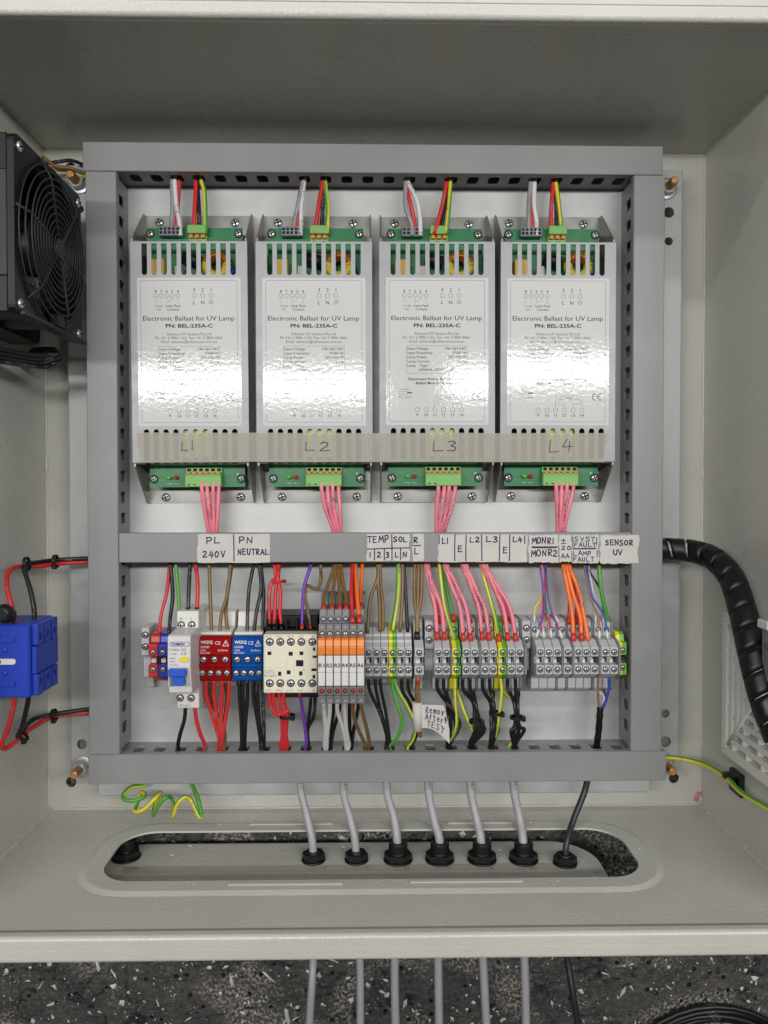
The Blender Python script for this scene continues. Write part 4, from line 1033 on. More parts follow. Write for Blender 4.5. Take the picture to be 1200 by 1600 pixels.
# ================================================================== wires
ZD = 45
def path3(pts): return [P(*q) for q in pts]
def wire(name, pts, r, m, label, group, f0=None, f1=None, stripe=None, cat='wire', world=False, k=6, twist=.05):
    pts = pts if world else path3(pts)
    pts = [p if i in (0, 1, len(pts) - 1, len(pts) - 2) else p + Vector([random.uniform(-.0009, .0009) for _ in range(3)]) for i, p in enumerate(pts)]
    sp = smooth_path(pts, k)
    b = MB('wire_' + m); b.tube(sp, r, 8, 'wire_' + stripe if stripe else None, twist=twist)
    o = tag(b.build(name), label, cat, group)
    for fe, a, c in ((f0, sp[0], sp[1]), (f1, sp[-1], sp[-2])):
        if fe:
            d = (c - a).normalized(); q = MB('ferrule_' + fe); L_ = .0048
            q.cyl(a - d * .0022, a + d * L_, r * 1.22, 10, r1=r * 1.16); q.build('ferrule', o)
    return o
ORD = ['first', 'second', 'third', 'fourth', 'fifth', 'sixth']
# top wires of the ballasts
top = [
 [('grey', None, [(271, 268), (269, 284), (268, 320), (268, 352), (268, 369)]), ('red', None, [(281, 268), (280, 286), (277, 330), (274, 369)]), ('white', None, [(274, 268), (273, 284), (275, 320), (280, 345), (282, 369)]),
  ('red', None, [(306, 268), (306, 290), (304, 330), (303, 366)]), ('black', None, [(308, 268), (308, 285), (311, 330), (311, 366)]), ('yellow', 'green', [(313, 268), (315, 284), (320, 305), (321.5, 366)])],
 [('grey', None, [(472, 268), (473, 284), (468, 315), (460, 345), (459, 369)]), ('red', None, [(474, 268), (471, 290), (465, 330), (464, 369)]), ('white', None, [(475, 268), (475, 286), (471, 320), (470, 369)]),
  ('red', None, [(504, 268), (504, 286), (498, 320), (491.5, 366)]), ('black', None, [(506, 268), (506, 285), (504, 330), (502, 366)]), ('green', 'yellow', [(508, 268), (508, 286), (512, 325), (511, 366)])],
 [('grey', None, [(634, 268), (634, 284), (635, 320), (643, 350), (644, 369)]), ('red', None, [(633, 268), (634, 288), (641, 315), (647, 345), (649, 369)]), ('white', None, [(637, 268), (638, 286), (651, 312), (656, 340), (657, 369)]),
  ('red', None, [(697, 268), (697, 288), (690, 325), (678.5, 366)]), ('black', None, [(700, 268), (700, 286), (693, 335), (688, 366)]), ('yellow', 'green', [(704, 268), (704, 285), (702, 315), (697.5, 366)])],
 [('grey', None, [(830, 268), (829, 284), (826, 325), (826, 369)]), ('red', None, [(832, 268), (831, 290), (830, 330), (831, 369)]), ('white', None, [(835, 268), (835, 286), (834, 320), (838, 345), (838.5, 369)]),
  ('red', None, [(864, 268), (864, 290), (861, 330), (861, 366)]), ('black', None, [(867, 268), (868, 288), (869, 330), (869.5, 366)]), ('yellow', 'green', [(868, 268), (869, 288), (874, 325), (878, 366)])]]
CN = {'yellow': 'yellow and green', 'green': 'green'}
for i, row in enumerate(top):
    for j, (m, st, pts) in enumerate(row):
        zs = [40, 46] + [50] * (len(pts) - 3) + [51]
        wire('%s_wire' % m, [(x, y, zz - (2 if j in (1, 4) else 0)) for (x, y), zz in zip(pts, zs)], .00185 if m != 'white' else .0020, m,
             '%s wire into the %s top connector of ballast L%d' % (CN.get(m, m), 'grey' if j < 3 else 'green', i + 1), 'wires above the ballasts', stripe=st)
# pink wires under the ballasts
for i, (xs, xe) in enumerate((((315, 323.5, 333, 342), (325, 330, 334, 339)), ((502, 511.5, 519.5, 529), (520, 524, 528, 532)), ((685, 694.5, 702.5, 712), (682, 686, 690, 695)), ((869, 877.5, 886, 896), (871, 875, 878, 882)))):
    for j in range(4):
        x0, x1 = xs[j], xe[j]; mid = x0 + (x1 - x0) * (.45 if i != 1 else .3)
        wire('pink_wire', [(x0, 753, 51), (x0 + (mid - x0) * .2, 768, 51 - j % 2), (mid, 795, 49 + (j % 2) * 2), (x1, 826, 46 + j * .8), (x1, 842, 40)], .00180, 'pink', '%s pink wire from the left under ballast L%d' % (ORD[j], i + 1), 'pink lamp wires under the ballasts', k=5)
# from the middle duct down to the devices: (colour, stripe, radius mm, points, ferrule, label)
D = []
def down(m, pts, r, label, f1=None, st=None, group='wires from the middle duct to the devices', f0=None):
    wire('%s_wire' % (m if m not in ('tan',) else 'brown'), pts, r / 1000, m, label, group, f0, f1, st)
down('red', [(266, 866, 42), (265, 885, 46), (259, 925, 48), (252, 960, 52), (249, 990, 54)], 1.5, 'red wire down to the red rail terminal')
down('black', [(265, 866, 42), (267, 885, 47), (269, 930, 50), (266, 965, 52), (264, 992, 52)], 1.7, 'black wire down to the blue rail terminal')
down('green', [(273, 866, 42), (275, 885, 46), (278, 920, 48), (281, 962, 50)], 1.6, 'plain green wire down behind the circuit breaker', st='green')
down('black', [(297, 866, 42), (297, 885, 48), (295, 920, 54), (294, 958, 58)], 1.7, 'black wire into the top left of the circuit breaker', 'black')
down('red', [(304, 866, 42), (306, 885, 48), (309, 915, 54), (307.5, 958, 58)], 1.7, 'red wire into the top right of the circuit breaker', 'black')
down('brown', [(326, 866, 42), (327, 885, 46), (328.5, 930, 50), (331, 995, 56)], 1.6, 'single brown wire, nearest the breaker, into the red block')
down('brown', [(361, 866, 42), (360, 885, 47), (355, 930, 52), (346, 960, 54), (343, 995, 58)], 1.6, 'brown wire crossing in front of another above the red block')
down('brown', [(363, 866, 40), (362, 885, 44), (356, 935, 48), (353, 962, 50), (357, 995, 56)], 1.6, 'brown wire crossing behind another above the red block')
down('black', [(399, 866, 42), (396, 885, 47), (389, 920, 52), (387, 955, 54), (386, 995, 58)], 1.6, 'leftmost black wire into the blue block')
down('black', [(403, 866, 42), (405, 885, 47), (408, 920, 50), (401, 955, 54), (396, 995, 58)], 1.6, 'middle black wire bending left into the blue block')
down('black', [(406, 866, 40), (408, 885, 45), (412, 930, 48), (411, 960, 52), (410.5, 995, 56)], 1.6, 'rightmost black wire into the blue block')
for j, (xm, xe) in enumerate(((420.5, 420), (429, 428.5), (437, 440))):
    down('red', [(428 + 4 * j, 866, 42), (429 + 3.5 * j, 885, 47), (431 + 2.5 * j, 902, 50 + j), (xm + (4 - j * 2), 912, 54), (xm, 930, 56), (xm + .3, 955, 60), (xe, 984, 66)], 1.65, '%s of three tied red wires into the contactor top' % ORD[j], 'black')
down('purple', [(487, 866, 42), (485, 885, 48), (476, 912, 53), (473, 940, 58), (471.5, 984, 66)], 1.55, 'purple wire into the contactor top', 'red')
down('brown', [(501, 866, 42), (501, 886, 46), (502, 905, 46), (497, 920, 47), (487, 918, 49), (479, 917, 52), (478, 935, 57), (482, 958, 62), (484.5, 984, 66)], 1.5, 'looping brown wire into the contactor top', 'red')
for j, (x0, x1) in enumerate(((522, 506), (525, 519), (529, 531), (533, 541))):
    down('brown', [(x0, 866, 42), (x0, 885, 50), (x0 + (x1 - x0) * .55, 915, 62), (x1 + (-1 if j == 0 else 0), 935, 72), (x1, 952, 80)], 1.55, '%s of four brown wires fanning out to relay tops' % ORD[j], 'red')
for j, (x0, x1) in enumerate(((551, 551), (555, 553.5))):
    down('red', [(x0, 866, 42), (x0 - 1, 890, 54), (x1 - 2 + j * 3, 930, 74 - j * 8), (x1, 970 - j * 10, 90 - j * 10)], 1.6, ('front' if j == 0 else 'rear') + ' red wire into relay R5 next to orange wires', 'red')
down('orange', [(556, 866, 42), (556, 890, 56), (558, 930, 76), (561.5, 970, 90)], 1.6, 'front orange wire into relay R6', 'red')
down('orange', [(566, 866, 42), (566, 890, 52), (564, 920, 62), (563, 950, 78)], 1.6, 'rear orange wire into relay R6', 'red')
for j, (x0, pts) in enumerate(((590, [(589, 905, 50), (578, 940, 54), (574, 990, 60)]), (592, [(592, 910, 50), (593, 945, 52), (594, 988, 58)]), (594, [(595, 915, 48), (598, 945, 50), (598, 988, 56)]))):
    down('brown', [(x0, 866, 42), (x0, 885, 47)] + pts, 1.55, '%s brown wire from the left into the TEMP terminals' % ORD[j])
down('green', [(622, 866, 42), (622, 885, 48), (621, 930, 52), (613, 985, 60)], 1.9, 'green and yellow wire into the earth terminal under SOL', st='yellow')
down('brown', [(628, 866, 42), (629, 885, 47), (629, 925, 50), (625, 988, 58)], 1.5, 'brown wire into the SOL L terminal')
down('black', [(629, 866, 42), (631, 885, 46), (634, 930, 49), (637, 988, 58)], 1.5, 'black wire into the SOL N terminal')
for j, (x0, xm) in enumerate(((648, 647.5), (654, 652), (659, 657))):
    down('brown', [(x0, 866, 42), (x0, 885, 48), (xm, 930, 51 + j), (651 + j, 968, 56), (650.5 + j * 1.3, 996, 60)], 1.5, '%s of three brown wires joining above the single terminal' % ORD[j], 'black')
# pink bundles
PK = [(664, [(683, 996, 64), (694.5, 996, 64), (687, 970, 50)]), (694, [(724, 998, 64), (735.5, 998, 64), (734, 970, 50)]), (722, [(753.5, 996, 64), (764.5, 997, 64), (751.5, 970, 50), (762, 970, 50)]), (753, [(793.5, 997, 64), (806, 998, 64), (788, 970, 50), (799, 970, 50)])]
for i, (x0, ends) in enumerate(PK):
    for j, (x1, y1, z1) in enumerate(ends):
        s = x0 + j * 2.2; dx = x1 - s
        down('pink', [(s, 866, 42), (s + 1, 885, 47 + j % 2), (s + dx * .45, 918, 51 + j % 3), (s + dx * .82, 950, 56 if z1 > 55 else 50), (x1, y1, z1)], 1.75, '%s pink wire to the %s tier of terminals under mark L%d' % (ORD[j % 2], 'front' if z1 > 55 else 'rear', i + 1) if i > 1 or j < 2 else 'pink wire to the rear tier of terminals under mark L%d' % (i + 1), 'red', group='pink lamp wires from the middle duct')
down('yellow', [(685, 866, 42), (687, 885, 46), (694, 935, 53), (700, 965, 58), (711, 999, 64)], 1.7, 'yellow and green wire to the front of the first E terminal', None, 'green')
down('green', [(689, 866, 40), (692, 890, 44), (702, 940, 46), (709, 968, 50)], 1.6, 'green wire to the rear of the first E terminal', 'red', 'green')
down('yellow', [(750, 866, 42), (752, 885, 45), (768, 940, 50), (774, 965, 56), (779.5, 999, 64)], 1.6, 'yellow and green wire to the front of the second E terminal', 'red', 'green')
# thin monitor wires
TH = [('yellow', [(846, 866, 42), (847, 890, 46), (846, 930, 48), (836, 950, 49), (835, 970, 50)], 'white', 'thin yellow wire to the rear monitor terminals'),
      ('purple', [(843, 866, 42), (845, 890, 48), (849, 925, 52), (850, 955, 58), (839, 992, 64)], 'white', 'thin purple wire to the first monitor terminal'),
      ('pink', [(845, 866, 42), (847, 890, 47), (850, 930, 50), (846, 960, 56), (849.5, 992, 64)], 'white', 'thin pink wire to the second monitor terminal'),
      ('red', [(848, 866, 42), (853, 900, 48), (850, 950, 54), (858, 970, 60), (861, 992, 64)], 'white', 'thin red wire to the third monitor terminal'),
      ('green', [(850, 866, 42), (852, 900, 46), (852, 935, 48), (856, 970, 50)], 'white', 'thin green wire to the rear monitor terminals'),
      ('grey', [(849, 866, 40), (854, 900, 44), (858, 940, 47), (871, 970, 50)], 'white', 'thin grey wire to the rear monitor terminals'),
      ('blue', [(852, 866, 42), (854, 900, 50), (860, 945, 55), (872, 980, 61), (877, 993, 64)], 'white', 'thin blue and red striped wire to the fourth monitor terminal'),
      ('tan', [(913, 866, 42), (914, 890, 48), (921, 930, 54), (934, 962, 60), (936.5, 994, 64)], 'white', 'thin brown wire to the eighth monitor terminal front'),
      ('blue', [(917, 866, 42), (917, 890, 48), (924, 930, 54), (943, 960, 60), (949, 994, 64)], 'white', 'thin blue wire to the ninth monitor terminal front'),
      ('white', [(918, 866, 40), (920, 890, 44), (929, 940, 47), (931, 970, 50)], 'white', 'thin white wire to the rear tier beside the brown one'),
      ('black', [(917, 866, 40), (920, 890, 44), (937, 920, 47), (943, 950, 48), (943, 970, 50)], 'white', 'thin black wire to the rear tier at the right')]
for m, pts, fe, lab in TH: down(m, pts, .95, lab, fe, 'red' if 'striped' in lab else None, 'thin signal wires to the monitor terminals')
for j, (x0, pts) in enumerate(((879, [(888, 930, 54), (894, 962, 59), (896, 998, 64)]), (884, [(896, 930, 54), (906, 962, 59), (908.5, 998, 64)]), (889, [(903, 925, 54), (912, 960, 59), (919, 1001, 64)]))):
    down('orange', [(x0, 866, 42), (x0 + 1, 885, 48)] + pts, 1.85, '%s thick orange wire from the left to the monitor terminals' % ORD[j], 'red' if j < 2 else None)
for j, x in enumerate((889, 900)):
    down('red', [(884 + j * 4, 866, 40), (886 + j * 5, 890, 44), (x + 1, 930, 46), (x, 972, 50)], 1.7, '%s red wire behind the orange wires' % ORD[j], 'red')
down('green', [(936, 866, 42), (936, 885, 48), (939, 920, 50), (945, 950, 50), (953, 985, 46)], 1.9, 'green wire to the earth terminal at the rail end', st='green')

# below the devices down to the bottom duct
def drop(m, pts, r, label, f0=None, st=None, group='wires from the devices to the bottom duct'):
    x = pts[-1][0]
    wire('%s_wire' % ('brown' if m == 'tan' else m), pts + [(x, 1172, 44), (x, 1192, 36)], r / 1000, m, label, group, f0, None, st)
drop('black', [(290, 1103, 56), (288, 1125, 54), (283, 1148, 50), (279, 1164, 47)], 1.7, 'black wire leaving the bottom left of the circuit breaker')
drop('red', [(304, 1103, 56), (307, 1125, 54), (312, 1145, 50), (319, 1164, 47)], 1.7, 'red wire leaving the bottom right of the circuit breaker')
for j, (x0, xm, x1) in enumerate(((321.5, 325, 342), (334, 337, 343), (346, 344, 345), (357.5, 354, 347))):
    drop('red', [(x0, 1063, 60), (x0 + .5, 1085, 57), (xm + (x1 - xm) * .35, 1118, 54 - j % 2 * 2), (x1, 1150, 50), (x1, 1164, 47)], 1.7, '%s red wire from the left under the red block' % ORD[j])
for j, (x0, x1) in enumerate(((328, 349), (352, 351))):
    drop('brown', [(x0, 1068, 50), (x0 + 2, 1095, 48), (x1 - 1, 1140, 47), (x1, 1164, 46)], 1.6, '%s brown wire behind the red ones under the red block' % ORD[j])
for j, (x0, x1) in enumerate(((374, 379), (379, 381), (386, 383), (396, 407), (402, 410), (410, 413))):
    drop('black', [(x0, 1063, 58 - j % 2 * 3), (x0 + .5, 1090, 55), (x0 + (x1 - x0) * .6, 1130, 51 + j % 3), (x1, 1164, 47)], 1.7, '%s black wire from the left under the blue block' % ORD[j])
for j, (x0, x1) in enumerate(((421, 441), (427, 444), (436, 446.5), (443, 449))):
    drop('red', [(x0, 1080, 62), (x0 + 1, 1098, 60), (x0 + 9 - j, 1116, 58), (x1 + 6 - j * 2, 1112 - j, 56 + j), (x1 + 1, 1124, 55), (x1 - 1, 1148, 51), (x1 - 1, 1164, 47)], 1.65, '%s red wire from the left under the contactor' % ORD[j])
drop('purple', [(468, 1080, 62), (471, 1100, 58), (474, 1125, 54), (478, 1150, 50), (478, 1164, 47)], 1.55, 'purple wire leaving the bottom of the contactor', 'red')
for j, (x0, x1) in enumerate(((485, 480), (492, 482))):
    drop('black', [(x0, 1080, 58), (x0, 1100, 56), (x0 - 2, 1120, 52), (x1, 1140, 49), (x1, 1164, 46)], 1.6, '%s black wire under the contactor, behind the purple one' % ORD[j])
for j, (x0, x1) in enumerate(((506, 508), (515, 511), (527, 541), (538.5, 544))):
    drop('white', [(x0, 1096, 84), (x0 + .5, 1112, 74), (x0 + (x1 - x0) * .6, 1140, 60), (x1, 1164, 48)], 1.75, '%s white wire from the left under the relays' % ORD[j])
for j, (x0, x1) in enumerate(((522, 514), (531, 518), (547, 546), (560, 549))):
    drop('black', [(x0, 1092, 60), (x0 - 1, 1110, 56), (x1 + 2, 1140, 50), (x1, 1164, 46)], 1.6, '%s black wire from the left behind the white ones' % ORD[j])
for j, (x0, x1) in enumerate(((551, 571), (563, 576))):
    drop('brown', [(x0, 1096, 84), (x0 + (1 if j == 0 else 4), 1115, 74), (x0 + (8 if j == 0 else 11), 1140, 60), (x1, 1164, 48)], 1.6, '%s brown wire under relays R5 and R6' % ORD[j], 'red' if j == 0 else None)
for j, (x0, x1) in enumerate(((576, 604), (586, 607), (594, 609))):
    drop('black', [(x0, 1062, 52), (x0 + 2, 1080, 52), (x0 + (x1 - x0) * .55, 1115, 51), (x1 - 1, 1150, 48), (x1, 1164, 46)], 1.45, '%s black wire from the left under the TEMP terminals' % ORD[j])
drop('green', [(612, 1060, 54), (616, 1085, 55), (624, 1110, 56), (627, 1130, 55), (620, 1152, 50), (610, 1166, 46)], 1.5, 'plain green wire bowing out under the SOL earth terminal', st='green')
drop('green', [(615, 1060, 54), (622, 1080, 56), (638, 1110, 57), (648, 1135, 55), (645, 1155, 50), (637, 1166, 46)], 1.6, 'green and yellow wire swinging right under the SOL terminals', st='yellow')
for j, (x0, x1) in enumerate(((627, 642), (637, 646))):
    drop('black', [(x0, 1060, 52), (x0 + 2, 1080, 50), (x0 + 12, 1098, 48), (x1 + 9, 1130, 47), (x1 + 4, 1152, 47), (x1 - 2, 1164, 46)], 1.45, '%s black wire under the SOL terminals' % ORD[j])
for j in range(2):
    wire('brown_wire', [(653 + j * 2, 1060, 60), (651 + j * 2, 1076, 58), (650 + j * 4, 1095, 57), (651 + j * 2, 1120, 57), (653 + j * 3, 1142, 56), (657, 1150, 54 - j * 2)], .0017, 'brown', '%s folded brown wire under the single terminal, inside the paper flag' % ORD[j], 'wires from the devices to the bottom duct', 'red' if j == 0 else None)
# black lamp cable cores
LBK = [([(683, 693, 697, 687), 706, 701], 'L1'), ([(723, 734, 729, 739), 745, 738], 'L2'), ([(754, 765, 758, 770), 772, 768], 'L3'), ([(793, 805, 797, 809), 808, 803], 'L4')]
for i, ((xs, xm, xe), nm) in enumerate(LBK):  # four cores per lamp
    for j, x0 in enumerate(xs):
        rear = j > 1; tie = 1112 if i < 3 else 1120
        wig = (j - 1.5) * 2.4
        drop('black', [(x0, 1058 if not rear else 1074, 60 if not rear else 44), (x0 + 1, 1078 if not rear else 1084, 58 if not rear else 46), (x0 + (xm - x0) * .75, 1100, 54 + wig * .5), (xm + wig * (2.6, 1.0, 1.0, .9)[i], tie + 12, 54 + wig * .4), (xm + wig * (2.4, 2.0, 1.5, 3.0)[i] + (2, 6, 0, 0)[i], 1142, 53 - wig * .4), (xe + wig * .8, 1160, 48)], 1.6,
             '%s of four black cores leaving the %s terminals' % (ORD[j], nm), group='black lamp cable cores')
for i, pts in enumerate(([(711, 1060, 58), (711, 1080, 57), (712, 1105, 56), (713, 1130, 56), (707, 1152, 51), (699, 1165, 46)], [(714, 1074, 44), (718, 1090, 48), (728, 1115, 50), (738, 1135, 51), (742, 1152, 49), (736, 1165, 46)], [(782, 1060, 58), (784, 1080, 57), (782, 1105, 56), (777, 1130, 54), (774, 1152, 50), (767, 1165, 46)], [(785, 1074, 44), (792, 1086, 47), (803, 1096, 50), (807, 1125, 51), (806, 1150, 48), (797, 1165, 46)])):
    drop('yellow', pts, 1.5, ('yellow and green wire straight down from the first E terminal', 'yellow and green wire from behind the first E terminal', 'yellow and green wire straight down from the second E terminal', 'yellow and green wire swinging towards the L4 cores')[i], st='green')
# monitor cable
for j, (m, pts) in enumerate((('tan', [(934.5, 1058, 60), (934.5, 1085, 56), (936, 1108, 53)]), ('blue', [(951, 1058, 60), (951, 1078, 58), (946, 1096, 56), (936.5, 1110, 54)]), ('black', [(940, 1070, 46), (946, 1085, 49), (948, 1092, 50), (940, 1110, 52)]), ('white', [(930, 1076, 44), (937, 1082, 47), (944, 1090, 48), (938, 1112, 50)]))):
    wire('%s_wire' % ('brown' if m == 'tan' else m), path3(pts), .00105, m, 'thin %s core leaving the black sleeve under the monitor terminals' % ('brown' if m == 'tan' else m), 'cores of the black sensor cable', world=True)
b = MB('black_soft'); sp = smooth_path(path3([(938, 1105, 53), (937, 1120, 53), (935, 1145, 50), (932.5, 1164, 47), (932, 1180, 42)]), 5); b.tube(sp, [.0028 + .0002 * math.sin(i * 1.7) for i in range(len(sp))], 10)
tag(b.build('heat_shrink_sleeve'), 'black heat shrink sleeve over the sensor cable end', 'sleeve')

# cable ties
def tie(px, py, zz, rx, label, rot=0.0, axis=(0, 1, 0)):
    c = P(px, py, zz); t = thing('cable_tie', c, label, 'cable tie', 'small black cable ties')
    d = Vector(axis).normalized(); u = d.cross(Vector((0, 0, 1))).normalized(); w = Vector((0, 0, 1))
    b = MB('black'); n_ = 16
    ring_ = [c + u * (rx * math.cos(6.283 * i / n_)) + w * (rx * .9 * math.sin(6.283 * i / n_)) for i in range(n_ + 1)]
    vs = []
    for p in ring_:
        o_ = (p - c).normalized() * .0006
        vs += [p - d * .0013, p + d * .0013, p + d * .0013 + o_, p - d * .0013 + o_]
    fs = []
    for i in range(n_):
        for k in range(4): fs.append((i * 4 + k, i * 4 + (k + 1) % 4, (i + 1) * 4 + (k + 1) % 4, (i + 1) * 4 + k))
    b.add(vs, fs, False); b.build('strap', t)
    h = c + u * rx * .8 + w * rx * .7; b = MB('black'); b.box(h.x - .0019, h.x + .0019, h.y - .0021, h.y + .0021, h.z - .0016, h.z + .0024, .0005); b.build('head', t)
    return t
tie(434, 907, 51, .0060, 'black cable tie hidden among red wires above the contactor') if False else None
tie(449, 1119, 56, .0062, 'black cable tie around red wires below the contactor')
tie(744, 1127, 54, .0056, 'black cable tie around the L2 cores')
tie(775, 1114, 54, .0056, 'black cable tie around the L3 cores')
tie(808, 1121, 54, .0056, 'black cable tie around the L4 cores')
# red tie above the contactor
c = P(435, 908, 52); b = MB('wire_red'); b.tube([c + Vector((.0062 * math.cos(R(a)), .0012 * math.sin(R(a * 2)), .0045 * math.sin(R(a)))) for a in range(0, 361, 20)], .0008, 6)
tag(b.build('wire_loop'), 'thin red loop binding three red wires above the contactor', 'binding')

# paper flag
fz = lambda u: .0585 + .0010 * math.sin(u * 2.2) + .0045 * u * u
fA, fB, fC, fD = P(650, 1101, 58), P(694, 1101, 60), P(702, 1161, 62), P(651, 1139, 58)
def flag(u, v, up=0.0):
    # u along, v down; a lens-shaped flag, right end drooping
    top = fA.lerp(fB, min(u / .75, 1.0)) if u < .75 else fB.lerp(fC + Vector((0, .012, 0)), (u - .75) / .25)
    bot = fD.lerp(fC, u) + Vector((0, .0055 * math.sin(math.pi * u), 0))
    p = top.lerp(bot, v); return Vector((p.x, p.y, fz(u) + up))
b = MB('paper'); nu, nv = 18, 8
vs = [flag(i / nu, j / nv, h) for h in (0.0, -.0003) for j in range(nv + 1) for i in range(nu + 1)]; q = (nu + 1) * (nv + 1)
fs = [(j * (nu + 1) + i, (j + 1) * (nu + 1) + i, (j + 1) * (nu + 1) + i + 1, j * (nu + 1) + i + 1) for j in range(nv) for i in range(nu)]
b.add(vs, fs + [tuple(x + q for x in f[::-1]) for f in fs], True)
b.cyl(P(652, 1097, 57), P(652.5, 1141, 57), .0042, 14)
fo = tag(b.build('paper_flag'), 'folded tape flag handwritten Remove After TEST on brown wires', 'tape flag')
m_ = MB('marker')
for s, v0, v1, u0, u1 in (('Remove', .06, .32, .25, .98), ('After', .38, .62, .25, .88), ('TEST', .68, .93, .34, .92)):
    hand(m_, s, u0, u1, 0, 1, 0, .085, lambda a, c2, v0=v0, v1=v1, u0=u0: flag(min(max(u0 + (a - u0), 0.02), .99), v1 - (v1 - v0) * c2, .0004)) if False else None
def flag_hand(s, v0, v1, u0, u1, w):
    cw = (u1 - u0) / len(s)
    for i, ch in enumerate(s):
        for st in HW[ch]:
            pts = [(u0 + (i + a * 1.25) * cw * .92, v1 - (v1 - v0) * bb) for a, bb in st]
            for (a0_, b0_), (a1_, b1_) in zip(pts, pts[1:]):
                p0 = flag(min(a0_, .985), b0_, .0004); p1 = flag(min(a1_, .985), b1_, .0004); d = (p1 - p0); n_ = Vector((-d.y, d.x, 0))
                if n_.length < 1e-9: continue
                n_ = n_.normalized() * w / 2; e_ = d.normalized() * w * .3
                m_.add([p0 + n_ - e_, p0 - n_ - e_, p1 - n_ + e_, p1 + n_ + e_], [(0, 1, 2, 3)])
flag_hand('Remove', .08, .34, .26, .97, .0006); flag_hand('After', .38, .62, .26, .86, .0006); flag_hand('TEST', .68, .92, .32, .9, .0006)
m_.build('handwriting', fo)

# ================================================================== grey cables through the glands
CB = [([(469, 1200, 46), (470, 1235, 47), (473, 1268, 48)], [(488, 1500), (486, 1560), (478, 1680)], .0034, 'greyc'), ([(538, 1200, 46), (537, 1240, 47), (543, 1275, 48)], [(562, 1500), (563, 1600), (563, 1680)], .0034, 'greyc'),
      ([(604, 1200, 46), (605, 1240, 47), (611, 1275, 49)], [(617, 1500), (618, 1600), (619, 1680)], .0037, 'greyc'), ([(669, 1200, 46), (670, 1240, 47), (677, 1280, 49)], [(686, 1500), (686, 1600), (687, 1680)], .0037, 'greyc'),
      ([(735, 1200, 46), (736, 1240, 47), (743, 1280, 49)], [(755, 1500), (760, 1600), (766, 1680)], .0037, 'greyc'), ([(801, 1200, 46), (804, 1240, 47), (812, 1280, 49)], [(819, 1500), (822, 1600), (823, 1680)], .0037, 'greyc'),
      ([(921, 1200, 46), (914, 1235, 47), (900, 1275, 49)], [(887, 1500), (898, 1570), (915, 1680)], .0027, 'blackc')]
cl = ['grey cable at the left end of the row, through a small gland', 'grey cable with black print, second from the left', 'grey cable through the first threaded gland from the left', 'grey cable through the second threaded gland', 'grey cable through the third threaded gland', 'last grey cable of the row, beside the thin black one', 'thin black cable beside the row of grey cables']
for i, (ins, outs, r, m) in enumerate(CB):
    g_ = gpos[i]; pts = [P(*q) for q in ins[:2]] + [P(*ins[2]).lerp(Vector((g_.x, YG + .030, g_.z)), .35), Vector((g_.x, YG + .013, g_.z)), Vector((g_.x, YG - .03, g_.z)), Vector((g_.x, YG - .06, g_.z))]
    for k, (px, py) in enumerate(outs): pts.append(P(px, py, g_.z * 1000 + (0, 10, 14)[k]))
    o = wire('grey_cable' if m == 'greyc' else 'black_cable', pts, r, m, cl[i], 'cables through the gland plate', cat='cable', world=True, k=6)
    if i in (1, 3, 5, 0, 4):                 # printed lettering along the sheath
        q = MB('ink_black'); a, c = P(*ins[0]), P(*ins[1])
        a = a + Vector((0, 0, r + .0002)); c = c + Vector((0, 0, r + .0002)); d = c - a
        q.text('DETACHED CTRL 24V' if False else '2 CORE 1.5', a.x, a.y, a.z, .0014, d.length * .95, 'l', rot=math.atan2(d.y, d.x)); q.build('printed_text', o)
# black cable coil on the mat
cc = P(1112, 1725, -10)
b = MB('wire_black'); sp = []
for k in range(5 * 36):
    a = R(k * 10); rr = .088 + .0035 * (k // 36) + .002 * math.sin(a * 1.7); sp.append(cc + Vector((rr * math.cos(a), rr * .93 * math.sin(a), .002 + .002 * (k // 72) + .001 * math.sin(a * 3))))
b.tube(sp, .0030, 8); tag(b.build('cable_coil'), 'coil of black cable lying on the dark mat', 'cable coil')

# ================================================================== fan on the left wall
FX = -.2355; FC = PXp(80, 389, FX); fy, fzc = FC.y, FC.z; H = .060
fan = thing('cooling_fan', (FX, fy, fzc), 'black cooling fan with round finger guard on the left wall', 'fan')
mpX = lambda u, v, t: (t, u, v)
def sq(d, r=.006): return rrect(fy - d, fy + d, fzc - d, fzc + d, r, 4)
for x0, x1 in ((FX - .0045, FX), (FX - .038, FX - .0335)):
    b = MB('black_soft'); b.plate(sq(H), [circ(fy, fzc, .0565, 40)], x0, x1, mpX); b.build('frame', fan)
b = MB('black_soft'); nn = 40
vs = [(x, fy + r_ * math.cos(6.283 * i / nn), fzc + r_ * math.sin(6.283 * i / nn)) for x, r_ in ((FX - .0336, .0585), (FX - .0044, .0585), (FX - .0044, .0566), (FX - .0336, .0566)) for i in range(nn)]
b.add(vs, [(k * nn + i, k * nn + (i + 1) % nn, ((k + 1) % 4) * nn + (i + 1) % nn, ((k + 1) % 4) * nn + i) for k in range(4) for i in range(nn)], True); b.build('barrel', fan)
b = MB('black_soft'); b.box(XL + .0005, FX - .0382, fy - H, fy + H, fzc - H, fzc + H, .001); b.build('mounting_spacer', fan)
b = MB('grey_dark'); b.box(FX - .033, FX - .0050, fy - .035, fy + .035, fzc + .0587, fzc + .0600, .0005); b.build('side_cover', fan)
hub = MB('black'); hub.lathe([(.022, -.030), (.022, -.008), (.020, -.0065)], (FX, fy, fzc), 28, 'x'); ho = hub.build('hub', fan)
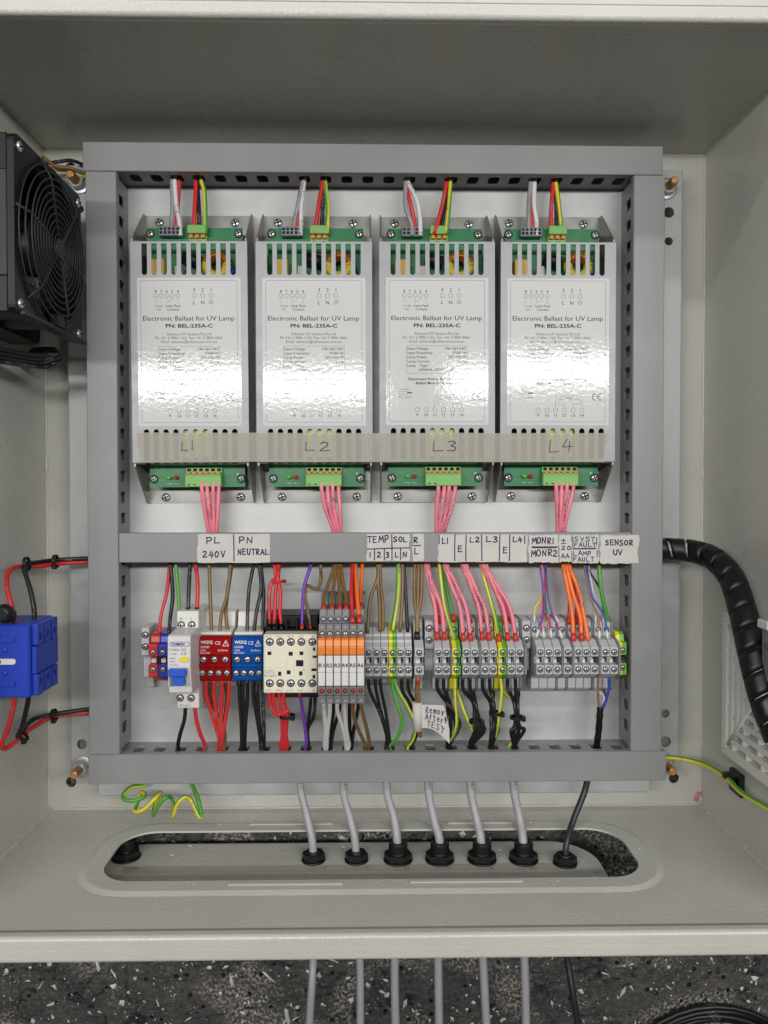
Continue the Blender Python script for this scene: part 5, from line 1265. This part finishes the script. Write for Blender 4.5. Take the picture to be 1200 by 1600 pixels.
for k in range(7):
    a = R(360 / 7 * k); b = MB('black'); vs = []
    for j in range(5):
        r_ = .0215 + (.0550 - .0215) * j / 4; da = .10 + .05 * j
        for sgn, xx in ((-1, FX - .028), (1, FX - .009)):
            t_ = a + sgn * .30 + da; vs.append((xx, fy + r_ * math.cos(t_), fzc + r_ * math.sin(t_)))
    vs2 = [(x - .0012, y, z_) for x, y, z_ in vs]; q = len(vs)
    fs = [(2 * j, 2 * j + 1, 2 * j + 3, 2 * j + 2) for j in range(4)]
    b.add(vs + vs2, fs + [tuple(i + q for i in f[::-1]) for f in fs] + [(0, 2, q + 2, q), (2, 4, q + 4, q + 2), (4, 6, q + 6, q + 4), (6, 8, q + 8, q + 6), (1, q + 1, q + 3, 3), (3, q + 3, q + 5, 5), (5, q + 5, q + 7, 7), (7, q + 7, q + 9, 9)]); b.build('blade', fan)
gx = FX + .0065
gd = MB('grey_dark')
gd.lathe([(.0075, -.0008), (.0075, .0006), (.0068, .0010)], (gx, fy, fzc), 24, 'x'); go = gd.build('guard_hub', fan)
for k in range(11):
    r_ = .0108 + k * .0047; dx = -.0045 * max(0, (k - 8)) / 2
    b = MB('grey_dark'); lim = H - .001
    ring_ = [Vector((gx + dx, fy + max(-lim, min(lim, r_ * math.cos(R(a)))), fzc + max(-lim, min(lim, r_ * math.sin(R(a)))))) for a in range(0, 361, 8)]
    b.tube(ring_, .00062, 6, cap=False); b.build('guard_ring', fan)
for k in range(6):
    a = R(60 * k + 18); b = MB('grey_dark'); d = Vector((0, math.cos(a), math.sin(a)))
    c0 = Vector((gx, fy, fzc)); rm = min(.0590 / max(abs(d.y), abs(d.z)), .062)
    b.tube([c0 + d * .006, c0 + d * .048, c0 + d * rm + Vector((-.0060, 0, 0))], .0009, 6); b.build('guard_spoke', fan)
b = MB('black_soft'); b.box(FX, FX + .0045, fy - H, fy - H + .0030, fzc - H, fzc + H * .9, .0004); b.build('guard_edge', fan)
b = MB('black_soft'); b.box(FX, FX + .0060, fy - H + .0031, fy - H + .0120, fzc - .010, fzc + .004, .0006); b.build('guard_clip', fan)
for sy in (-1, 1):
    for sz in (-1, 1):
        inst(SCREW, 'screw', (FX + .0002, fy + sy * .0525, fzc + sz * .0525), fan, 3.6, (0, R(90), 0))
        if sz > 0:
            b = MB('black_soft'); b.box(FX - .0336, FX - .0046, fy + sy * .047 - .0125, fy + sy * .047 + .0125, fzc + .034, fzc + .0595, .001); b.build('corner_lug', fan)
            inst(SCREW, 'screw', (FX - .016, fy + sy * .050, fzc + .0596), fan, 3.8)
# fan cord: loose loops of black wire under the fan
for j in range(4):
    y0 = fy - H - .004 - j * .0022
    wire('fan_cord', [Vector((-.292, y0 - .004, .150 - j * .012)), Vector((-.275, y0 - .010 - j * .001, .140)), Vector((-.256, y0 - .012, .118 - j * .006)), Vector((-.246, y0 - .008, .098)), Vector((-.252, y0 - .002, .084 - j * .003)), Vector((-.275, y0, .070 + j * .004))], .0017, 'black', '%s loop of black cord under the fan' % ORD[j], 'black fan cord loops', world=True, k=7, cat='cord')
# wires behind the fan at the top left stud
wire('brown_wire', [(66, 245, 40), (88, 260, 38), (110, 263, 36), (136, 272, 34)], .0016, 'brown', 'brown wire passing over the stud beside the fan', 'wires at the stud beside the fan')
wire('green_wire', [(70, 262, 33), (92, 265, 32), (115, 267, 32), (136, 276, 32)], .0019, 'green', 'green and yellow wire behind the fan stud', 'wires at the stud beside the fan', stripe='yellow')
wire('black_wire', [(70, 256, 30), (90, 253, 30), (112, 251, 30), (136, 260, 32)], .0016, 'black', 'black wire arching above the fan stud', 'wires at the stud beside the fan')

# ================================================================== blue isolator switch on the left wall
SX = PXp(54, 1034, -.2455); sxr = -.2455
z1 = SX.z; z0 = PXp(91, 1030, sxr).z; yt = PXp(54, 976, sxr).y; yb = PXp(54, 1091, sxr).y
sw = thing('isolator_switch', ((XL + sxr) / 2, (yt + yb) / 2, z0), 'blue plastic isolator switch on the left wall', 'switch')
b = MB('blue_plastic'); ys = yt - yb
b.box(XL + .004, sxr - .0035, yb, yt, z0, z1, .0012); b.build('body', sw)
b = MB('blue_plastic'); b.box(sxr - .0034, sxr, yb + ys * .31, yt - ys * .31, z0, z1 - .003, .0005); b.build('side_step', sw)
for k in range(3):
    for sg in (1, -1):
        zc_ = z0 + (z1 - z0) * (.18 + .30 * k); yy = (yt - ys * .155) if sg > 0 else (yb + ys * .155)
        b = MB('blue_plastic'); b.plate(rrect(yy - ys * .145, yy + ys * .145, zc_ - .0052, zc_ + .0052, .0009, 2), [circ(yy - sg * ys * .04, zc_, .0026, 12)], sxr - .0034, sxr + .0006, mpX); b.build('terminal_shroud', sw)
        b = MB('hole_dark'); b.box(sxr - .0036, sxr - .0030, yy - sg * ys * .04 - .0025, yy - sg * ys * .04 + .0025, zc_ - .0025, zc_ + .0025); b.build('terminal_hole', sw)
for sg in (1, -1):
    yy = (yt + yb) / 2 + sg * ys * .30
    b = MB('blue_plastic'); b.box(sxr - .036, sxr - .014, yy - .0022, yy + .0022, z1, z1 + .0012, .0004); b.build('clip', sw)
    b = MB('blue_plastic'); b.prism([(sxr - .060, yy + sg * .0052), (sxr - .024, yy + sg * .0030), (sxr - .024, yy + sg * .0045), (sxr - .060, yy + sg * .0085)], z1, z1 + .0010, 'z'); b.build('latch_arm', sw)
    b = MB('blue_plastic'); b.lathe([(.0022, 0), (.0020, .0008), (.0010, .0014)], (sxr - .0215, (yt + yb) / 2 + sg * ys * .155, z1), 14); b.build('boss', sw)
b = MB('white_plastic'); cyy = (yt + yb) / 2; b.plate(rrect(sxr - .042, sxr - .0135, cyy - .0021, cyy + .0021, .0020, 5), [], z1, z1 + .0008); so = b.build('slide', sw)
b = MB('steel_dark'); b.plate(rrect(sxr - .042, sxr - .024, cyy - .0016, cyy + .0016, .0014, 4), [], z1 + .0008, z1 + .0010); b.build('slide_groove', so)
b = MB('black'); p = P(-4, 962, 150); b.lathe([(.006, 0), (.007, .003), (.006, .007), (.004, .009)], (p.x, p.y, .136), 16); b.box(p.x - .004, p.x + .004, yt - .001, p.y, .128, .1365, .0006); b.build('shaft_knob', sw)
tA = 1.9 / 1000
def wpts(lst): return [P(*q) for q in lst]
wire('red_wire', wpts([(24, 985, 130), (20, 955, 128), (13, 922, 122), (13, 898, 112), (24, 888, 100), (60, 885, 78), (100, 880, 58), (150, 877, 48)]), tA, 'red', 'red wire from the top of the blue switch to the duct', 'wires of the blue switch', world=True)
wire('black_wire', wpts([(54, 975, 112), (53, 950, 112), (48, 920, 108), (40, 893, 102), (40, 882, 96), (52, 879, 84), (90, 875, 62), (150, 872, 50)]), tA, 'black', 'black wire from the top of the blue switch to the duct', 'wires of the blue switch', f0='black', world=True)
wire('red_wire', wpts([(24, 1082, 130), (20, 1110, 126), (10, 1142, 120), (5, 1162, 114), (10, 1169, 108), (30, 1156, 98), (52, 1134, 84), (90, 1118, 62), (152, 1112, 48)]), tA, 'red', 'red wire from the bottom of the blue switch to the duct', 'wires of the blue switch', world=True)
wire('black_wire', wpts([(46, 1082, 116), (42, 1105, 114), (32, 1135, 108), (26, 1150, 102), (34, 1144, 96), (52, 1126, 84), (85, 1116, 66), (152, 1106, 50)]), tA, 'black', 'black wire from the bottom of the blue switch to the duct', 'wires of the blue switch', world=True)
tie(42, 881, 98, .0050, 'black cable tie where the upper switch wires part', axis=(1, .15, 0))
tie(87, 877, 66, .0050, 'black cable tie on the upper switch wires near the duct', axis=(1, .1, 0))
tie(36, 1150, 100, .0046, 'black cable tie where the lower switch wires part', axis=(1, .8, 0))
tie(85, 1117, 66, .0046, 'black cable tie on the lower switch wires near the duct', axis=(1, .2, 0))

# ================================================================== spiral wrapped loom on the right
sp = smooth_path([P(1000, 857, 44), P(1045, 858, 46), P(1080, 861, 54), P(1108, 869, 68), P(1128, 884, 84), P(1146, 909, 100), P(1162, 960, 120), P(1172, 1005, 134), P(1182, 1048, 144), P(1197, 1101, 154), P(1218, 1155, 162)], 12)
lm = thing('spiral_loom', sp[0], 'thick wire loom in black spiral wrap looping down the right wall', 'loom')
b = MB('wire_white'); b.tube(sp, .0072, 12); b.build('wire_bundle', lm)
# helical ribbon
acc = [0.0]
for a, c in zip(sp, sp[1:]): acc.append(acc[-1] + (c - a).length)
def frame_at(s):
    import bisect
    i = min(max(bisect.bisect_right(acc, s) - 1, 0), len(sp) - 2); f = (s - acc[i]) / max(acc[i + 1] - acc[i], 1e-9)
    p = sp[i].lerp(sp[i + 1], f); t = (sp[min(i + 2, len(sp) - 1)] - sp[max(i - 1, 0)]).normalized()
    a = Vector((0, 0, 1)); a = (a - t * a.dot(t)).normalized(); return p, a, t.cross(a), t
b = MB('spiral_black'); pitch = .0165; L_ = acc[-1]; nstep = int(L_ / pitch * 22); vs = []
for i in range(nstep + 1):
    s = L_ * i / nstep; th = 2 * math.pi * s / pitch
    gap = .985 if not (s < .062) else .88
    if s > L_ * .78: gap = .95
    for (o_, rr) in ((-.5, .0096), (-.49, .0109), (-.25, .0110), (.25, .0110), (.49, .0109), (.5, .0096)):
        p, a, c, t = frame_at(min(max(s + o_ * pitch * gap, 0), L_)); vs.append(p + (a * math.cos(th) + c * math.sin(th)) * rr * (.86 + .10 * min(s / (L_ * .6), 1)))
fs = []
for i in range(nstep):
    for k in range(5): fs.append((i * 6 + k, (i + 1) * 6 + k, (i + 1) * 6 + k + 1, i * 6 + k + 1))
b.add(vs, fs, True); b.build('spiral_wrap', lm)

# ================================================================== filter grille on the right wall
GX = XR - .0085; gA = PXp(1129, 955, GX); gB = PXp(1129, 1176, GX)
gz_0 = gA.z; S_ = gA.y - gB.y; gy1, gy0 = gA.y, gB.y; gz_1 = gz_0 + S_; cy_, cz_ = (gy0 + gy1) / 2, gz_0 + S_ / 2
vg = thing('filter_grille', (XR, cy_, cz_), 'square light grey filter grille with stepped louvres on the right wall', 'grille')
mpR = lambda u, v, t: (t, u, v)
def sqr(d): return rrect(cy_ - d, cy_ + d, cz_ - d, cz_ + d, .0015, 2)
hS = S_ / 2
b = MB('grille_white'); b.plate(sqr(hS), [sqr(hS - .0075)], GX, XR - .0003, mpR); b.build('frame', vg)
b = MB('filter_mat'); b.plate(sqr(hS - .0070), [], XR - .0022, XR - .0004, mpR); b.build('filter_pad', vg)
for k in range(7):
    d = hS - .0125 - k * .0095
    if d < .006: break
    b = MB('grille_white'); b.plate(sqr(d), [sqr(d - .0042)], XR - .0080, XR - .0030, mpR); b.build('louvre', vg)
    nb = max(2, int(2 * d / .024)); off = .5 if k % 2 else .15
    for j in range(nb + 1):
        w_ = -d + (j + off) * .024
        if w_ > d - .004: continue
        for side in range(4):
            b = MB('grille_white'); a0_, a1_ = d + .0001, d + .0052; x_0, x_1 = XR - .0075, XR - .0026
            if side == 0: b.box(x_0, x_1, cy_ + a0_, cy_ + a1_, cz_ + w_, cz_ + w_ + .0022)
            elif side == 1: b.box(x_0, x_1, cy_ - a1_, cy_ - a0_, cz_ + w_, cz_ + w_ + .0022)
            elif side == 2: b.box(x_0, x_1, cy_ + w_, cy_ + w_ + .0022, cz_ - a1_, cz_ - a0_)
            else: b.box(x_0, x_1, cy_ + w_, cy_ + w_ + .0022, cz_ + a0_, cz_ + a1_)
            b.build('cross_bar', vg)
for sy in (1, -1):
    b = MB('grille_white'); b.tube([Vector((XR - .0075, cy_ + sy * (hS - .010), cz_ - hS + .010)), Vector((XR - .0085, cy_ + sy * .006, cz_ - .006))], .0016, 8); b.build('mitre_rib', vg)
    inst(SCREW, 'rivet', (GX + .0001, cy_ + sy * (hS - .0038), cz_ - hS + .0038), vg, 1.0, (0, R(-90), 0))
# terminal tab and rating plate of the filter fan behind the loom
pa = PXp(1190, 990, XR - .020)
ft = thing('filter_fan_box', (pa.x, pa.y, pa.z), 'grey box with CE plate and white tab behind the loom', 'fan box')
b = MB('grey_mid'); b.box(XR - .020, XR - .0087, pa.y - .034, pa.y + .004, pa.z, pa.z + .045, .001); b.build('housing', ft)
b = MB('white_plastic'); b.box(XR - .023, XR - .0205, pa.y + .0045, pa.y + .011, pa.z - .001, pa.z + .014, .0008); b.build('tab', ft)
q = MB('ink_black'); q.text('CE', 0, 0, 0, .0045, .0085, 'l')
q.v = [(XR - .0203, pa.y - .010 + b_, pa.z + .004 + a_) for a_, b_, _c in q.v]; q.build('printing', ft)

# ================================================================== tie mount, earth wire, scrap, earth coil
pm = PXp(1150, 1224, XR - .004)
tm = thing('tie_mount', (XR, pm.y, pm.z), 'black adhesive cable tie mount on the right wall', 'tie mount')
b = MB('black'); b.box(XR - .0045, XR - .0003, pm.y - .0095, pm.y + .0095, pm.z - .012, pm.z + .008, .0008); b.build('base', tm)
b = MB('black'); b.box(XR - .0085, XR - .0046, pm.y - .0040, pm.y + .0040, pm.z - .004, pm.z + .003, .0008); b.build('bridge', tm)
hp = P(1136, 1212, 84); b = MB('black'); b.box(hp.x - .0028, hp.x + .0028, hp.y - .0026, hp.y + .0026, hp.z - .0030, hp.z + .0030, .0006); b.build('tie_head', tm)
b = MB('black'); b.tube([hp + Vector((.001 + .006 * (1 - math.cos(R(a))), -.007 * math.sin(R(a)) - .002, -.004 + .003 * math.cos(R(a)))) for a in range(0, 181, 15)], .0011, 6); b.build('tie_strap', tm)
wire('earth_wire', [P(1030, 1184, 36), P(1050, 1184, 38), P(1080, 1188, 46), P(1108, 1199, 62), P(1135, 1216, 84), P(1160, 1238, 108), P(1205, 1266, 140), P(1230, 1285, 150)], .0021, 'green', 'green and yellow earth wire clipped to the right wall', None, stripe='yellow', world=True, twist=.01)
b = MB('pink_scrap'); b.tube([P(1087, 1251, 2), P(1093, 1238, 2.6)], .0017, 8)
tag(b.build('wire_offcut'), 'short pink wire offcut in the bottom right corner of the enclosure', 'offcut')
c1 = []
ek = [(234, 1214, 32), (226, 1226, 34), (203, 1229, 42), (193, 1244, 52), (206, 1251, 58), (226, 1243, 54), (222, 1236, 44), (214, 1252, 44), (212, 1268, 52), (224, 1264, 58), (244, 1246, 56), (250, 1240, 46), (244, 1254, 46), (239, 1274, 52), (246, 1262, 58), (260, 1245, 58), (268, 1246, 50), (272, 1262, 50), (272, 1276, 54), (276, 1256, 58), (287, 1245, 56), (297, 1250, 54), (309, 1274, 56), (314, 1272, 54), (310, 1248, 48), (300, 1226, 38), (294, 1212, 32)]
wire('earth_wire', ek, .00185, 'green', 'curled green and yellow earth wire below the bottom duct', None, stripe='yellow', twist=.06)
